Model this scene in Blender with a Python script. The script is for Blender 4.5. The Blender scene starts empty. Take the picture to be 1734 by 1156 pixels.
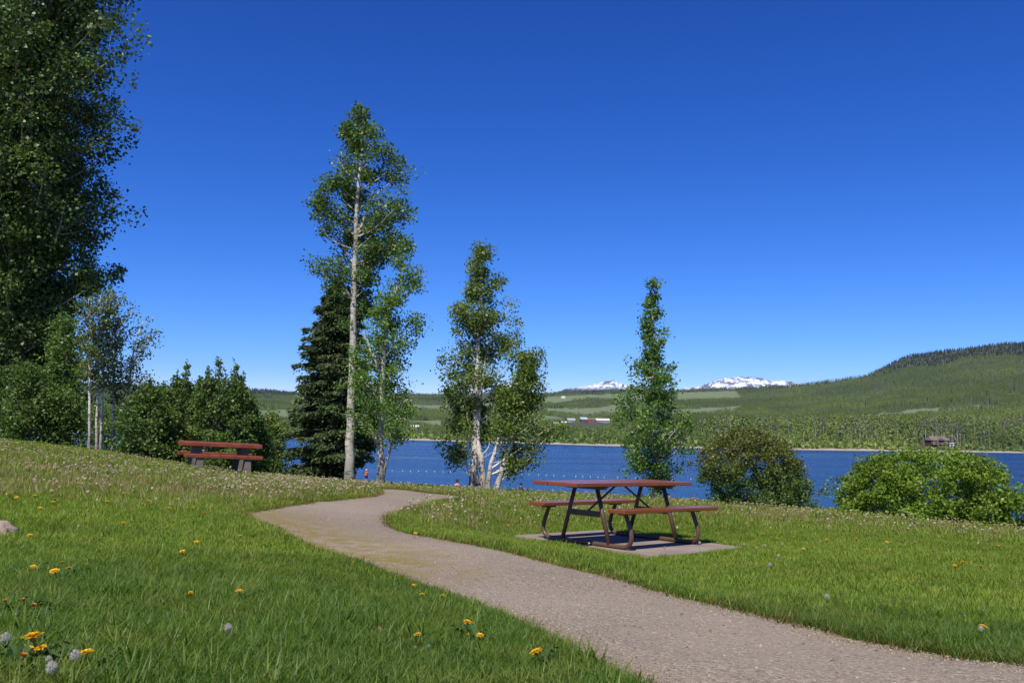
import bpy, bmesh, math, random
import numpy as np
from mathutils import Vector, Matrix, noise as mnoise

SC = bpy.context.scene
COL = SC.collection
rng = np.random.default_rng(11)
random.seed(5)

# ------------------------------------------------------------------ camera
EYE = np.array([0.0, 0.0, 6.0])            # the lake lies at z = 0
FPX, PW, PH = 1500.0, 1734.0, 1156.0       # focal length and size in photo pixels
PITCH, ROLL = math.atan(157 / 1500), 0.02
_f = np.array([0, math.cos(PITCH), math.sin(PITCH)])
_u = np.array([0, -math.sin(PITCH), math.cos(PITCH)])
_r = np.array([1.0, 0, 0])
AX_R = _r * math.cos(ROLL) + _u * math.sin(ROLL)
AX_U = -_r * math.sin(ROLL) + _u * math.cos(ROLL)
cam_data = bpy.data.cameras.new('camera')
cam = bpy.data.objects.new('camera', cam_data)
COL.objects.link(cam)
m = Matrix.Identity(4)
for i in range(3):
    m[i][0], m[i][1], m[i][2], m[i][3] = AX_R[i], AX_U[i], -_f[i], EYE[i]
cam.matrix_world = m
cam_data.sensor_width = 36
cam_data.lens = 36 * FPX / PW
cam_data.clip_start, cam_data.clip_end = 0.05, 60000
SC.camera = cam

# ------------------------------------------------------------------ world, sun, exposure
SUN_EL, SUN_AZ = math.radians(55), math.atan2(-0.36, -0.93)     # azimuth from +Y towards +X
w = bpy.data.worlds.new('World'); SC.world = w; w.use_nodes = True
nt = w.node_tree; nt.nodes.clear()
sky = nt.nodes.new('ShaderNodeTexSky'); sky.sky_type = 'NISHITA'; sky.sun_disc = False
sky.sun_elevation = SUN_EL; sky.sun_rotation = SUN_AZ
sky.altitude = 8000; sky.air_density = 2.0; sky.dust_density = 0.0; sky.ozone_density = 10.0
sep = nt.nodes.new('ShaderNodeSeparateColor'); cmb = nt.nodes.new('ShaderNodeCombineColor')
nt.links.new(sky.outputs[0], sep.inputs[0])
for k, (gain, power) in enumerate(((0.046 / 1.32 / 0.09 ** 2.3, 2.3), (0.205 / 1.32 / 0.209 ** 1.6, 1.6), (0.80 / 1.32 / 0.494 ** 1.15, 1.15))):   # a deep, clear mountain blue
    ins = sep.outputs[k]
    for op, val in (('MULTIPLY', 0.1), ('POWER', power), ('MULTIPLY', 10 * gain)):
        mt = nt.nodes.new('ShaderNodeMath'); mt.operation = op; mt.inputs[1].default_value = val; nt.links.new(ins, mt.inputs[0]); ins = mt.outputs[0]
    nt.links.new(ins, cmb.inputs[k])
bg = nt.nodes.new('ShaderNodeBackground'); bg.inputs[1].default_value = 0.10
wo = nt.nodes.new('ShaderNodeOutputWorld')
nt.links.new(cmb.outputs[0], bg.inputs[0]); nt.links.new(bg.outputs[0], wo.inputs[0])
sd = bpy.data.lights.new('sun', 'SUN'); sd.energy = 4.5; sd.angle = math.radians(0.53); sd.color = (1.0, 0.955, 0.88)
sun = bpy.data.objects.new('sun', sd); COL.objects.link(sun)
to_sun = Vector((math.sin(SUN_AZ) * math.cos(SUN_EL), math.cos(SUN_AZ) * math.cos(SUN_EL), math.sin(SUN_EL)))
sun.rotation_euler = to_sun.to_track_quat('Z', 'Y').to_euler()
sun.location = (-20, -40, 60)
SC.view_settings.view_transform = 'Standard'; SC.view_settings.look = 'None'
SC.view_settings.exposure = 0.4; SC.view_settings.gamma = 1.0
SC.render.engine = 'CYCLES'
SC.cycles.max_bounces = 6; SC.cycles.diffuse_bounces = 3; SC.cycles.glossy_bounces = 3
SC.cycles.transmission_bounces = 4; SC.cycles.transparent_max_bounces = 8
SC.cycles.sample_clamp_indirect = 6.0

# ------------------------------------------------------------------ helpers
def ray(px, py):
    return _f + AX_R * (px - PW / 2) / FPX - AX_U * (py - PH / 2) / FPX

def at(px, py, d):
    """world point seen at photo pixel (px, py), d metres ahead of the camera"""
    v = ray(px, py)
    return EYE + v * (d / v[1])

def px_az(px, py=735):
    v = ray(px, py)
    return math.atan2(v[0], v[1])

def tag(o, label=None, cat=None, group=None, kind=None):
    if label: o['label'] = label
    if cat: o['category'] = cat
    if group: o['group'] = group
    if kind: o['kind'] = kind
    return o

def empty(name, loc=(0, 0, 0), rz=0.0):
    o = bpy.data.objects.new(name, None); COL.objects.link(o)
    o.location = loc; o.rotation_euler = (0, 0, rz); o.empty_display_size = 0.2
    return o

def link(name, me, mat=None, parent=None):
    o = bpy.data.objects.new(name, me); COL.objects.link(o)
    if mat is not None and not me.materials: me.materials.append(mat)
    if parent is not None: o.parent = parent
    return o

def mesh(name, v, f, mat=None, smooth=False):
    me = bpy.data.meshes.new(name)
    me.from_pydata([tuple(map(float, p)) for p in v], [], [tuple(map(int, q)) for q in f])
    if mat is not None: me.materials.append(mat)
    if smooth: me.polygons.foreach_set('use_smooth', np.ones(len(me.polygons), bool))
    me.update()
    return me

def mesh_np(name, v, f, mat=None, smooth=False, attrs=None):
    """fast mesh from numpy: v (n,3), f (m,k) with one k"""
    v = np.asarray(v, np.float32); f = np.asarray(f, np.int32)
    me = bpy.data.meshes.new(name)
    n, k = f.shape
    me.vertices.add(len(v)); me.vertices.foreach_set('co', v.ravel())
    me.loops.add(n * k); me.loops.foreach_set('vertex_index', f.ravel())
    me.polygons.add(n)
    me.polygons.foreach_set('loop_start', np.arange(0, n * k, k, dtype=np.int32))
    me.polygons.foreach_set('loop_total', np.full(n, k, np.int32))
    if smooth: me.polygons.foreach_set('use_smooth', np.ones(n, bool))
    me.update(calc_edges=True)
    for nm, (dom, arr) in (attrs or {}).items():
        a = me.attributes.new(nm, 'FLOAT', dom); a.data.foreach_set('value', np.asarray(arr, np.float32))
    if mat is not None: me.materials.append(mat)
    return me

class MB:
    """collects boxes, tubes and prisms and builds one mesh"""
    def __init__(s): s.v, s.f = [], []
    def add(s, v, f):
        o = len(s.v); s.v += [tuple(map(float, p)) for p in v]; s.f += [tuple(i + o for i in q) for q in f]; return s
    def box(s, x0, x1, y0, y1, z0, z1, b=0.0):
        bm = bmesh.new()
        bmesh.ops.create_cube(bm, size=1)
        for q in bm.verts:
            q.co = Vector(((x0 + x1) / 2 + q.co.x * (x1 - x0), (y0 + y1) / 2 + q.co.y * (y1 - y0), (z0 + z1) / 2 + q.co.z * (z1 - z0)))
        if b: bmesh.ops.bevel(bm, geom=list(bm.edges), offset=b, segments=2, affect='EDGES', profile=0.5)
        bm.verts.ensure_lookup_table(); bm.verts.index_update()
        s.add([q.co[:] for q in bm.verts], [[q.index for q in p.verts] for p in bm.faces]); bm.free(); return s
    def tube(s, pts, rad, n=8, cap=True):
        v, f = tube(pts, rad, n, cap); return s.add(v, f)
    def mesh(s, name, mat=None, smooth=False): return mesh(name, s.v, s.f, mat, smooth)
    def build(s, name, mat, parent=None, smooth=False): return link(name, s.mesh(name, mat, smooth), None, parent)

def tube(pts, rad, n=8, cap=True):
    P = [Vector(p) for p in pts]
    if not hasattr(rad, '__len__'): rad = [rad] * len(P)
    v, f = [], []
    side = None
    for i, p in enumerate(P):
        t = (P[min(i + 1, len(P) - 1)] - P[max(i - 1, 0)]).normalized()
        if side is None:
            side = t.cross(Vector((0, 0, 1)))
            if side.length < 1e-3: side = t.cross(Vector((0, 1, 0)))
        side = (side - t * side.dot(t)).normalized()
        up = t.cross(side)
        for k in range(n):
            a = 2 * math.pi * k / n
            v.append(tuple(p + (side * math.cos(a) + up * math.sin(a)) * rad[i]))
    for i in range(len(P) - 1):
        for k in range(n):
            a, b = i * n + k, i * n + (k + 1) % n
            f.append((a, b, b + n, a + n))
    if cap:
        f.append(tuple(range(n - 1, -1, -1))); f.append(tuple(range((len(P) - 1) * n, len(P) * n)))
    return v, f

def smooth_path(pts, sub=5):
    P = [np.array(p, float) for p in pts]; out = []
    for i in range(len(P) - 1):
        p0, p1, p2, p3 = P[max(i - 1, 0)], P[i], P[i + 1], P[min(i + 2, len(P) - 1)]
        for k in range(sub):
            t = k / sub
            out.append(0.5 * (2 * p1 + (p2 - p0) * t + (2 * p0 - 5 * p1 + 4 * p2 - p3) * t * t + (3 * p1 - p0 - 3 * p2 + p3) * t ** 3))
    out.append(P[-1]); return out

# value noise for numpy arrays (2-D)
_perm = np.random.default_rng(3).random((256, 256))
def vnoise(x, y):
    x = np.asarray(x, float); y = np.asarray(y, float)
    xi = np.floor(x).astype(int); yi = np.floor(y).astype(int); fx = x - xi; fy = y - yi
    fx = fx * fx * (3 - 2 * fx); fy = fy * fy * (3 - 2 * fy)
    g = lambda a, b: _perm[a % 256, b % 256]
    return (g(xi, yi) * (1 - fx) + g(xi + 1, yi) * fx) * (1 - fy) + (g(xi, yi + 1) * (1 - fx) + g(xi + 1, yi + 1) * fx) * fy
def fbm(x, y, o=4):
    s = 0; a = 0.5
    for k in range(o):
        s = s + a * vnoise(x * 2 ** k + 17 * k, y * 2 ** k + 9 * k); a *= 0.5
    return s

# ------------------------------------------------------------------ materials
class NT:
    def __init__(s, name):
        s.m = bpy.data.materials.new(name); s.m.use_nodes = True
        s.t = s.m.node_tree; s.t.nodes.clear(); s.out = s.n('ShaderNodeOutputMaterial')
    def n(s, kind, ins=None, **kw):
        q = s.t.nodes.new(kind)
        for k, v in kw.items(): setattr(q, k, v)
        for k, v in (ins or {}).items():
            if isinstance(v, bpy.types.NodeSocket): s.t.links.new(v, q.inputs[k])
            else:
                if isinstance(v, tuple) and len(v) == 3 and q.inputs[k].type == 'RGBA': v = v + (1,)
                q.inputs[k].default_value = v
        return q
    def pos(s): return s.n('ShaderNodeNewGeometry').outputs['Position']
    def obj(s): return s.n('ShaderNodeTexCoord').outputs['Object']
    def scale(s, vec, xyz): return s.n('ShaderNodeMapping', {'Vector': vec, 'Scale': xyz}).outputs[0]
    def noise(s, vec, scale, detail=4, rough=0.55, out=0):
        return s.n('ShaderNodeTexNoise', {'Vector': vec, 'Scale': scale, 'Detail': detail, 'Roughness': rough}).outputs[out]
    def voro(s, vec, scale, feature='F1', out='Distance'):
        return s.n('ShaderNodeTexVoronoi', {'Vector': vec, 'Scale': scale}, feature=feature).outputs[out]
    def ramp(s, fac, stops):
        q = s.n('ShaderNodeValToRGB', {'Fac': fac}); e = q.color_ramp.elements
        while len(e) < len(stops): e.new(0.5)
        for k, (p, c) in enumerate(stops):
            e[k].position = p; e[k].color = (c, c, c, 1) if not hasattr(c, '__len__') else tuple(c) + (1,)
        return q.outputs[0]
    def mix(s, fac, a, b, mode='MIX'):
        q = s.n('ShaderNodeMix', data_type='RGBA', blend_type=mode)
        for k, v in ((0, fac), (6, a), (7, b)):
            if isinstance(v, bpy.types.NodeSocket): s.t.links.new(v, q.inputs[k])
            else: q.inputs[k].default_value = v if not isinstance(v, tuple) else v + (1,)
        return q.outputs[2]
    def math(s, op, a, b=0.0):
        q = s.n('ShaderNodeMath', operation=op)
        for k, v in ((0, a), (1, b)):
            if isinstance(v, bpy.types.NodeSocket): s.t.links.new(v, q.inputs[k])
            else: q.inputs[k].default_value = v
        return q.outputs[0]
    def attr(s, name): return s.n('ShaderNodeAttribute', attribute_name=name).outputs['Fac']
    def rand(s): return s.n('ShaderNodeObjectInfo').outputs['Random']
    def bump(s, h, strength=0.4, dist=0.02):
        return s.n('ShaderNodeBump', {'Height': h, 'Strength': strength, 'Distance': dist}).outputs[0]
    def bsdf(s, color, rough=0.7, normal=None, **kw):
        ins = {'Base Color': color, 'Roughness': rough}
        if normal is not None: ins['Normal'] = normal
        ins.update({k.replace('_', ' '): v for k, v in kw.items()})
        return s.n('ShaderNodeBsdfPrincipled', ins).outputs[0]
    def done(s, shader):
        s.t.links.new(shader, s.out.inputs[0]); return s.m

def leaf_mat(name, dark, light, accent=None, trans=0.30, rough=0.42, attr='tint', spec=0.25):
    q = NT(name)
    t = q.attr(attr) if attr else q.rand()
    stops = [(0.0, dark), (0.75, light)]
    if accent: stops.append((1.0, accent))
    c = q.ramp(t, stops)
    n = q.noise(q.pos(), 0.9, 2)
    c = q.mix(q.ramp(n, [(0.35, 0.0), (0.65, 0.35)]), c, tuple(x * 0.75 for x in light), 'MIX')
    p = q.bsdf(c, rough, Specular_IOR_Level=spec)
    tr = q.n('ShaderNodeBsdfTranslucent', {'Color': q.mix(1.0, c, (1.25, 1.45, 0.5), 'MULTIPLY')}).outputs[0]
    return q.done(q.n('ShaderNodeMixShader', {0: trans, 1: p, 2: tr}).outputs[0])

def plain(name, c, rough=0.6, var=0.25, scale=8, bump=0.2, **kw):
    q = NT(name); v = q.obj()
    n = q.noise(v, scale, 5)
    col = q.mix(q.ramp(n, [(0.3, 0.0), (0.7, 1.0)]), tuple(x * (1 - var) for x in c), tuple(min(1, x * (1 + var)) for x in c))
    return q.done(q.bsdf(col, rough, q.bump(n, bump, 0.01), **kw))

def bark_mat(name, pale, grey, dark, low=0.5):
    q = NT(name); v = q.pos()
    n = q.noise(q.scale(v, (3, 3, 14)), 1.6, 4)
    n2 = q.noise(q.scale(v, (6, 6, 3)), 1.2, 5)
    c = q.mix(q.ramp(n2, [(0.35, 0.0), (0.65, 1.0)]), grey, pale)
    c = q.mix(q.ramp(n, [(0.56, 0.0), (0.66, 1.0)]), c, dark)
    wear = q.attr('low')                                    # rough dark bark near the foot of the trunk
    c = q.mix(q.math('MULTIPLY', wear, q.ramp(n2, [(0.3, 0.2), (0.6, 1.0)])), c, dark)
    return q.done(q.bsdf(c, 0.8, q.bump(q.noise(q.scale(v, (10, 10, 5)), 3, 5), 0.5, 0.03)))

M = {}
M['aspen_bark'] = bark_mat('aspen_bark', (0.50, 0.46, 0.38), (0.30, 0.28, 0.22), (0.045, 0.04, 0.035))
M['birch_bark'] = bark_mat('birch_bark', (0.74, 0.67, 0.57), (0.52, 0.45, 0.37), (0.05, 0.04, 0.035))
M['dark_bark'] = bark_mat('dark_bark', (0.16, 0.13, 0.10), (0.10, 0.085, 0.07), (0.03, 0.025, 0.02))
M['twig'] = plain('twig', (0.16, 0.13, 0.10), 0.85)
M['leaf_big'] = leaf_mat('leaf_big', (0.034, 0.071, 0.020), (0.118, 0.182, 0.044), (0.191, 0.237, 0.071), 0.22)
M['leaf_aspen'] = leaf_mat('leaf_aspen', (0.060, 0.111, 0.027), (0.144, 0.229, 0.051), (0.220, 0.270, 0.068), 0.28)
M['leaf_bright'] = leaf_mat('leaf_bright', (0.068, 0.135, 0.027), (0.169, 0.280, 0.051), (0.270, 0.338, 0.085), 0.30)
M['leaf_birch'] = leaf_mat('leaf_birch', (0.085, 0.135, 0.030), (0.186, 0.254, 0.055), (0.254, 0.270, 0.075), 0.30)
M['leaf_far'] = leaf_mat('leaf_far', (0.080, 0.115, 0.030), (0.17, 0.215, 0.050), (0.21, 0.22, 0.065), 0.32)
M['leaf_olive'] = leaf_mat('leaf_olive', (0.070, 0.088, 0.020), (0.160, 0.170, 0.040), (0.21, 0.18, 0.06), 0.25)
M['leaf_lime'] = leaf_mat('leaf_lime', (0.083, 0.144, 0.018), (0.227, 0.324, 0.038), (0.302, 0.317, 0.061), 0.32)
M['leaf_shrub'] = leaf_mat('leaf_shrub', (0.052, 0.101, 0.024), (0.128, 0.198, 0.044), (0.208, 0.258, 0.060), 0.25)
M['needle'] = leaf_mat('needle', (0.030, 0.050, 0.018), (0.085, 0.125, 0.042), (0.15, 0.185, 0.07), 0.10, 0.6)

# ------------------------------------------------------------------ ground shape of the park
CTRL = [(0, 1156, 2.3), (500, 1156, 2.6), (1060, 1156, 3.0), (1734, 1156, 3.2), (0, 1000, 4.0), (0, 895, 7.0), (0, 800, 13), (0, 750, 22),
        (200, 772, 24), (375, 802, 22.5), (500, 812, 22), (590, 822, 25), (200, 850, 10), (300, 950, 5.5), (420, 870, 10.5),
        (640, 828, 18), (760, 836, 18), (665, 885, 10.5), (560, 940, 6.8), (700, 985, 5.6), (900, 1070, 4.0), (850, 925, 8.0),
        (1100, 1000, 5.9), (1400, 1075, 4.4), (1734, 1125, 3.6), (1734, 905, 16), (1734, 1000, 7.2), (1400, 870, 18), (1200, 854, 21),
        (1105, 846, 23), (820, 833, 24), (700, 825, 26), (1400, 950, 9), (1550, 880, 18.5)]
_cp = [at(*c) for c in CTRL]
TX, TY, TZ, TYAW, TSX, TSY = 1.412, 11.459, 6 - 1.329, 0.716, -0.007, -0.010     # the near picnic table's pose
def slab_z(x, y): return TZ + TSX * (x - TX) + TSY * (y - TY)
for a, b in ((-1, 1.3), (-1, -1.3), (1, 1.3), (1, -1.3), (0, 0)):
    x = TX + a * math.cos(TYAW) - b * math.sin(TYAW); y = TY + a * math.sin(TYAW) + b * math.cos(TYAW)
    _cp.append(np.array([x, y, slab_z(x, y) - 0.03]))
for px, d, z in ((620, 60, 2.40), (620, 100, 0.42), (500, 60, 2.6), (500, 110, 0.6), (300, 60, 3.0), (300, 110, 0.9), (0, 40, 5.0), (0, 70, 3.0), (0, 110, 1.0),
                 (775, 60, 1.95), (884, 60, 1.95), (800, 84, 0.0), (700, 95, 0.2), (950, 78, 0.0), (1100, 55, 1.5), (1100, 72, 0.0), (1400, 40, 2.3),
                 (1400, 64, 0.0), (1734, 40, 2.0), (1734, 60, 0.0), (800, 140, -2.2), (1200, 130, -2.2), (1734, 120, -2.2), (400, 190, -2.2), (0, 190, -1.5),
                 (-500, 60, 4), (-500, 20, 5.7), (-500, 8, 5.25), (-500, 3, 5.3), (2200, 60, 0.2), (2200, 20, 4.1), (2200, 8, 4.75), (2200, 3, 5.1), (-500, 150, 0), (2200, 110, -2)):
    v = ray(px, 735); _cp.append(np.array([v[0] / v[1] * d, d, z]))
for px in (-300, 400, 1100, 2000):
    v = ray(px, 735); _cp.append(np.array([v[0] / v[1] * 1.0, 1.0, 5.32]))
_cp = np.array(_cp)
def _q(x, y):
    az = np.clip(np.arctan2(x, y), -0.9, 0.9); r = np.maximum(np.hypot(x, y), 0.5)
    return np.stack([az * 2.2, np.log(r)], -1)
_Q = _q(_cp[:, 0], _cp[:, 1])
def _phi(A, B):
    d2 = ((A[:, None, :] - B[None]) ** 2).sum(-1)
    return 0.5 * d2 * np.log(d2 + 1e-12)
_n = len(_Q)
_A = np.zeros((_n + 3, _n + 3)); _A[:_n, :_n] = _phi(_Q, _Q) + np.eye(_n) * 0.004
_A[:_n, _n] = 1; _A[:_n, _n + 1:] = _Q; _A[_n, :_n] = 1; _A[_n + 1:, :_n] = _Q.T
_W = np.linalg.solve(_A, np.concatenate([_cp[:, 2], np.zeros(3)]))
def ground_z(x, y):
    x = np.atleast_1d(np.asarray(x, float)); y = np.atleast_1d(np.asarray(y, float))
    out = np.empty(len(x))
    for s in range(0, len(x), 20000):
        q = _q(x[s:s + 20000], y[s:s + 20000])
        out[s:s + 20000] = _phi(q, _Q) @ _W[:_n] + _W[_n] + q @ _W[_n + 1:]
    az = np.abs(np.arctan2(x, y)); k = np.clip((az - 0.9) / 1.2, 0, 1); k = k * k * (3 - 2 * k)
    r = np.hypot(x, y)
    out = out * (1 - k) + 5.3 * k
    near = np.clip((1.4 - r) / 0.9, 0, 1)
    return out * (1 - near) + 5.3 * near
def gz(x, y): return float(ground_z([x], [y])[0])
def hit(px, py):
    """where the sight line through a photo pixel meets the park's ground"""
    v = ray(px, py); t = np.geomspace(1.0, 140, 700)
    P = EYE + v[None] * (t[:, None] / v[1])
    below = np.nonzero(P[:, 2] < ground_z(P[:, 0], P[:, 1]))[0]
    k = below[0] if len(below) else len(t) - 1
    a, b = (t[k - 1], t[k]) if k else (t[0], t[0])
    for _ in range(14):
        c = (a + b) / 2; p = EYE + v * (c / v[1])
        if p[2] < gz(p[0], p[1]): b = c
        else: a = c
    p = EYE + v * (b / v[1]); p[2] = gz(p[0], p[1]); return p

def in_poly(x, y, poly):
    x = np.asarray(x); y = np.asarray(y); inside = np.zeros(x.shape, bool)
    for (x0, y0), (x1, y1) in zip(poly, np.roll(poly, -1, axis=0)):
        c = ((y0 > y) != (y1 > y)) & (x < (x1 - x0) * (y - y0) / (y1 - y0 + 1e-12) + x0); inside ^= c
    return inside
def poly_dist(x, y, poly):
    x = np.asarray(x); y = np.asarray(y); best = np.full(x.shape, 1e9); bx = x.copy(); by = y.copy()
    for (x0, y0), (x1, y1) in zip(poly, np.roll(poly, -1, axis=0)):
        dx, dy = x1 - x0, y1 - y0; t = np.clip(((x - x0) * dx + (y - y0) * dy) / (dx * dx + dy * dy + 1e-12), 0, 1)
        qx, qy = x0 + t * dx, y0 + t * dy; d = np.hypot(x - qx, y - qy)
        k = d < best; best = np.where(k, d, best); bx = np.where(k, qx, bx); by = np.where(k, qy, by)
    return best, bx, by

PATH_PX = [(1066, 1156), (950, 1098), (872, 1056), (793, 1024), (712, 992), (630, 966), (548, 936), (484, 910), (438, 889), (412, 872),
           (450, 862), (520, 852), (580, 846), (640, 837), (645, 829), (690, 831), (760, 838), (800, 843),
           (765, 845), (715, 856), (675, 869), (660, 880), (672, 896), (720, 909), (780, 920), (850, 932), (1000, 970), (1100, 998),
           (1250, 1036), (1400, 1072), (1600, 1108), (1734, 1130)]
PATH = np.array([hit(*p)[:2] for p in PATH_PX])
PATH = np.vstack([PATH, [[3.6, 2.0], [3.2, 0.2], [1.2, 0.2], [0.75, 1.6]]])
PATH = np.array(smooth_path(np.vstack([PATH, PATH[:1]]), 4))[:-1]

def T2W(a, b): return TX + a * math.cos(TYAW) - b * math.sin(TYAW), TY + a * math.sin(TYAW) + b * math.cos(TYAW)
SLAB = np.array([T2W(a, b) for a, b in ((-0.92, 1.22), (-0.92, -1.22), (1.0, -1.22), (1.0, 1.22))])

# --- ground sheet
q = NT('meadow_soil'); v = q.pos()
n1 = q.noise(v, 0.5, 5); n2 = q.noise(v, 9, 5); n3 = q.noise(v, 60, 3)
c = q.mix(q.ramp(n1, [(0.35, 0.0), (0.65, 1.0)]), (0.060, 0.085, 0.014), (0.105, 0.125, 0.024))
c = q.mix(q.ramp(n2, [(0.45, 0.0), (0.75, 0.8)]), c, (0.085, 0.072, 0.030))
sep = q.n('ShaderNodeSeparateXYZ', {0: v}).outputs[2]
c = q.mix(q.ramp(sep, [(0.02, 1.0), (0.06, 0.0)]), c, (0.22, 0.19, 0.14))
M['ground'] = q.done(q.bsdf(c, 0.95, q.bump(n3, 0.6, 0.02)))
az = np.concatenate([np.linspace(-math.pi, -0.95, 60, endpoint=False), np.linspace(-0.95, 0.95, 320, endpoint=False), np.linspace(0.95, math.pi, 61)])
rr = np.concatenate([[0.02], np.geomspace(0.4, 210, 260)])
AZ, RR = np.meshgrid(az, rr, indexing='ij'); X, Y = RR * np.sin(AZ), RR * np.cos(AZ)
Z = ground_z(X.ravel(), Y.ravel()).reshape(X.shape)
Z += (fbm(X * 1.3, Y * 1.3, 3) - 0.45) * 0.05 * np.clip(RR / 4, 0.3, 1)
# the ground is dug a little deeper under the path and the slab, which lie on it as sheets of their own
ins = in_poly(X.ravel(), Y.ravel(), PATH); dp = poly_dist(X.ravel(), Y.ravel(), PATH)[0]
ins2 = in_poly(X.ravel(), Y.ravel(), SLAB)
Z = (Z.ravel() - np.where(ins, np.clip(dp * 1.0, 0.0, 0.06), 0) - np.where(ins2, 0.08, 0)).reshape(Z.shape)
na, nr = X.shape
I = np.arange(na * nr).reshape(na, nr)
F = np.stack([I[:-1, :-1], I[:-1, 1:], I[1:, 1:], I[1:, :-1]], -1).reshape(-1, 4)[:, ::-1]
o = link('ground', mesh_np('ground', np.stack([X, Y, Z], -1).reshape(-1, 3), F, M['ground'], True)); tag(o, kind='structure')

# --- gravel path
q = NT('gravel_path'); v = q.pos()
g1 = q.voro(v, 75, out='Color'); gd = q.voro(v, 75); g2 = q.voro(v, 170, out='Color')
base = q.ramp(q.n('ShaderNodeSeparateColor', {0: g1}).outputs[0], [(0.0, (0.089, 0.072, 0.062)), (0.3, (0.2, 0.154, 0.103)), (0.7, (0.28, 0.219, 0.147)), (1.0, (0.445, 0.371, 0.275))])
fine = q.ramp(q.n('ShaderNodeSeparateColor', {0: g2}).outputs[0], [(0.0, (0.134, 0.107, 0.081)), (0.5, (0.236, 0.181, 0.122)), (1.0, (0.365, 0.294, 0.214))])
c = q.mix(q.ramp(q.noise(v, 14, 4), [(0.4, 0.2), (0.6, 0.85)]), fine, base)
c = q.mix(q.ramp(q.noise(v, 1.1, 5), [(0.35, 0.0), (0.7, 0.5)]), c, (0.22, 0.165, 0.115))
c = q.mix(q.ramp(q.noise(v, 0.45, 4), [(0.42, 0.0), (0.62, 0.35)]), c, (0.37, 0.30, 0.21))
moss = q.math('MULTIPLY', q.attr('moss'), q.ramp(q.noise(v, 7, 5), [(0.35, 0.1), (0.6, 1.0)]))
c = q.mix(moss, c, (0.21, 0.15, 0.03))
hgt = q.math('ADD', q.math('MULTIPLY', gd, -1.0), q.math('MULTIPLY', q.noise(v, 40, 4), 0.6))
M['path'] = q.done(q.bsdf(c, 0.95, q.bump(hgt, 0.8, 0.012)))
pa = np.linspace(-0.62, 0.75, 420); pr = np.geomspace(1.0, 22, 420)
PA, PR = np.meshgrid(pa, pr, indexing='ij'); X, Y = PR * np.sin(PA), PR * np.cos(PA)
xc, yc = [(G[:-1, :-1] + G[1:, 1:]) / 2 for G in (X, Y)]
keep = in_poly(xc.ravel(), yc.ravel(), PATH).reshape(xc.shape)
na, nr = X.shape; I = np.arange(na * nr).reshape(na, nr)
F = np.stack([I[:-1, :-1], I[:-1, 1:], I[1:, 1:], I[1:, :-1]], -1)[keep][:, ::-1]
use, inv = np.unique(F, return_inverse=True); F = inv.reshape(F.shape)
x, y = X.ravel()[use], Y.ravel()[use]
cnt = np.bincount(F.ravel(), minlength=len(x)); dist, bx, by = poly_dist(x, y, PATH)
edge = cnt < 4; x = np.where(edge & (dist < 0.3), bx, x); y = np.where(edge & (dist < 0.3), by, y)
z = ground_z(x, y) + (fbm(x * 1.3, y * 1.3, 3) - 0.45) * 0.05 * np.clip(np.hypot(x, y) / 4, 0.3, 1) + 0.002 + np.clip(dist, 0, 0.3) * 0.02
ml = np.array(smooth_path([hit(*p_) for p_ in ((428, 871), (455, 887), (500, 907), (560, 932), (640, 962))], 8))[:, :2]
md = np.min(np.hypot(x[:, None] - ml[None, :, 0], y[:, None] - ml[None, :, 1]), 1)
moss = np.clip(1.3 - md / 0.75, 0, 1) + 0.75 * np.clip(1 - dist / 0.22, 0, 1)
o = link('path', mesh_np('path', np.stack([x, y, z], -1), F, M['path'], True, {'moss': ('POINT', np.clip(moss, 0, 1))})); tag(o, kind='structure')
def path_z(x, y): return ground_z(x, y) + (fbm(np.asarray(x) * 1.3, np.asarray(y) * 1.3, 3) - 0.45) * 0.05 * np.clip(np.hypot(x, y) / 4, 0.3, 1)

# --- lake
q = NT('lake_water'); v = q.pos()
w1 = q.noise(q.scale(v, (1, 1.6, 1)), 0.9, 4, 0.6); w2 = q.noise(q.scale(v, (1, 1.5, 1)), 3.5, 3)
wind = q.noise(q.scale(v, (0.012, 0.04, 1)), 1.0, 4)
amp = q.ramp(wind, [(0.36, 0.12), (0.62, 1.0)])
h = q.math('MULTIPLY', q.math('ADD', w1, q.math('MULTIPLY', w2, 0.25)), amp)
shal = q.attr('shallow')
c = q.mix(shal, (0.002, 0.040, 0.175), (0.004, 0.065, 0.220))
M['water'] = q.done(q.bsdf(c, q.ramp(wind, [(0.3, 0.10), (0.7, 0.22)]), q.bump(h, 1.0, 1.3), IOR=1.33, Specular_IOR_Level=0.14))
az = np.linspace(-1.35, 1.35, 160); rr = np.concatenate([[30], np.geomspace(45, 1400, 70), [6000]])
AZ, RR = np.meshgrid(az, rr, indexing='ij'); X, Y = RR * np.sin(AZ), RR * np.cos(AZ)
na, nr = X.shape; I = np.arange(na * nr).reshape(na, nr)
F = np.stack([I[:-1, :-1], I[:-1, 1:], I[1:, 1:], I[1:, :-1]], -1).reshape(-1, 4)[:, ::-1]
sh = np.clip(1 - (RR - 80) / 130, 0, 1)
o = link('lake', mesh_np('lake', np.stack([X, Y, X * 0], -1).reshape(-1, 3), F, M['water'], True, {'shallow': ('POINT', sh.ravel())})); tag(o, kind='structure')

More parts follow.
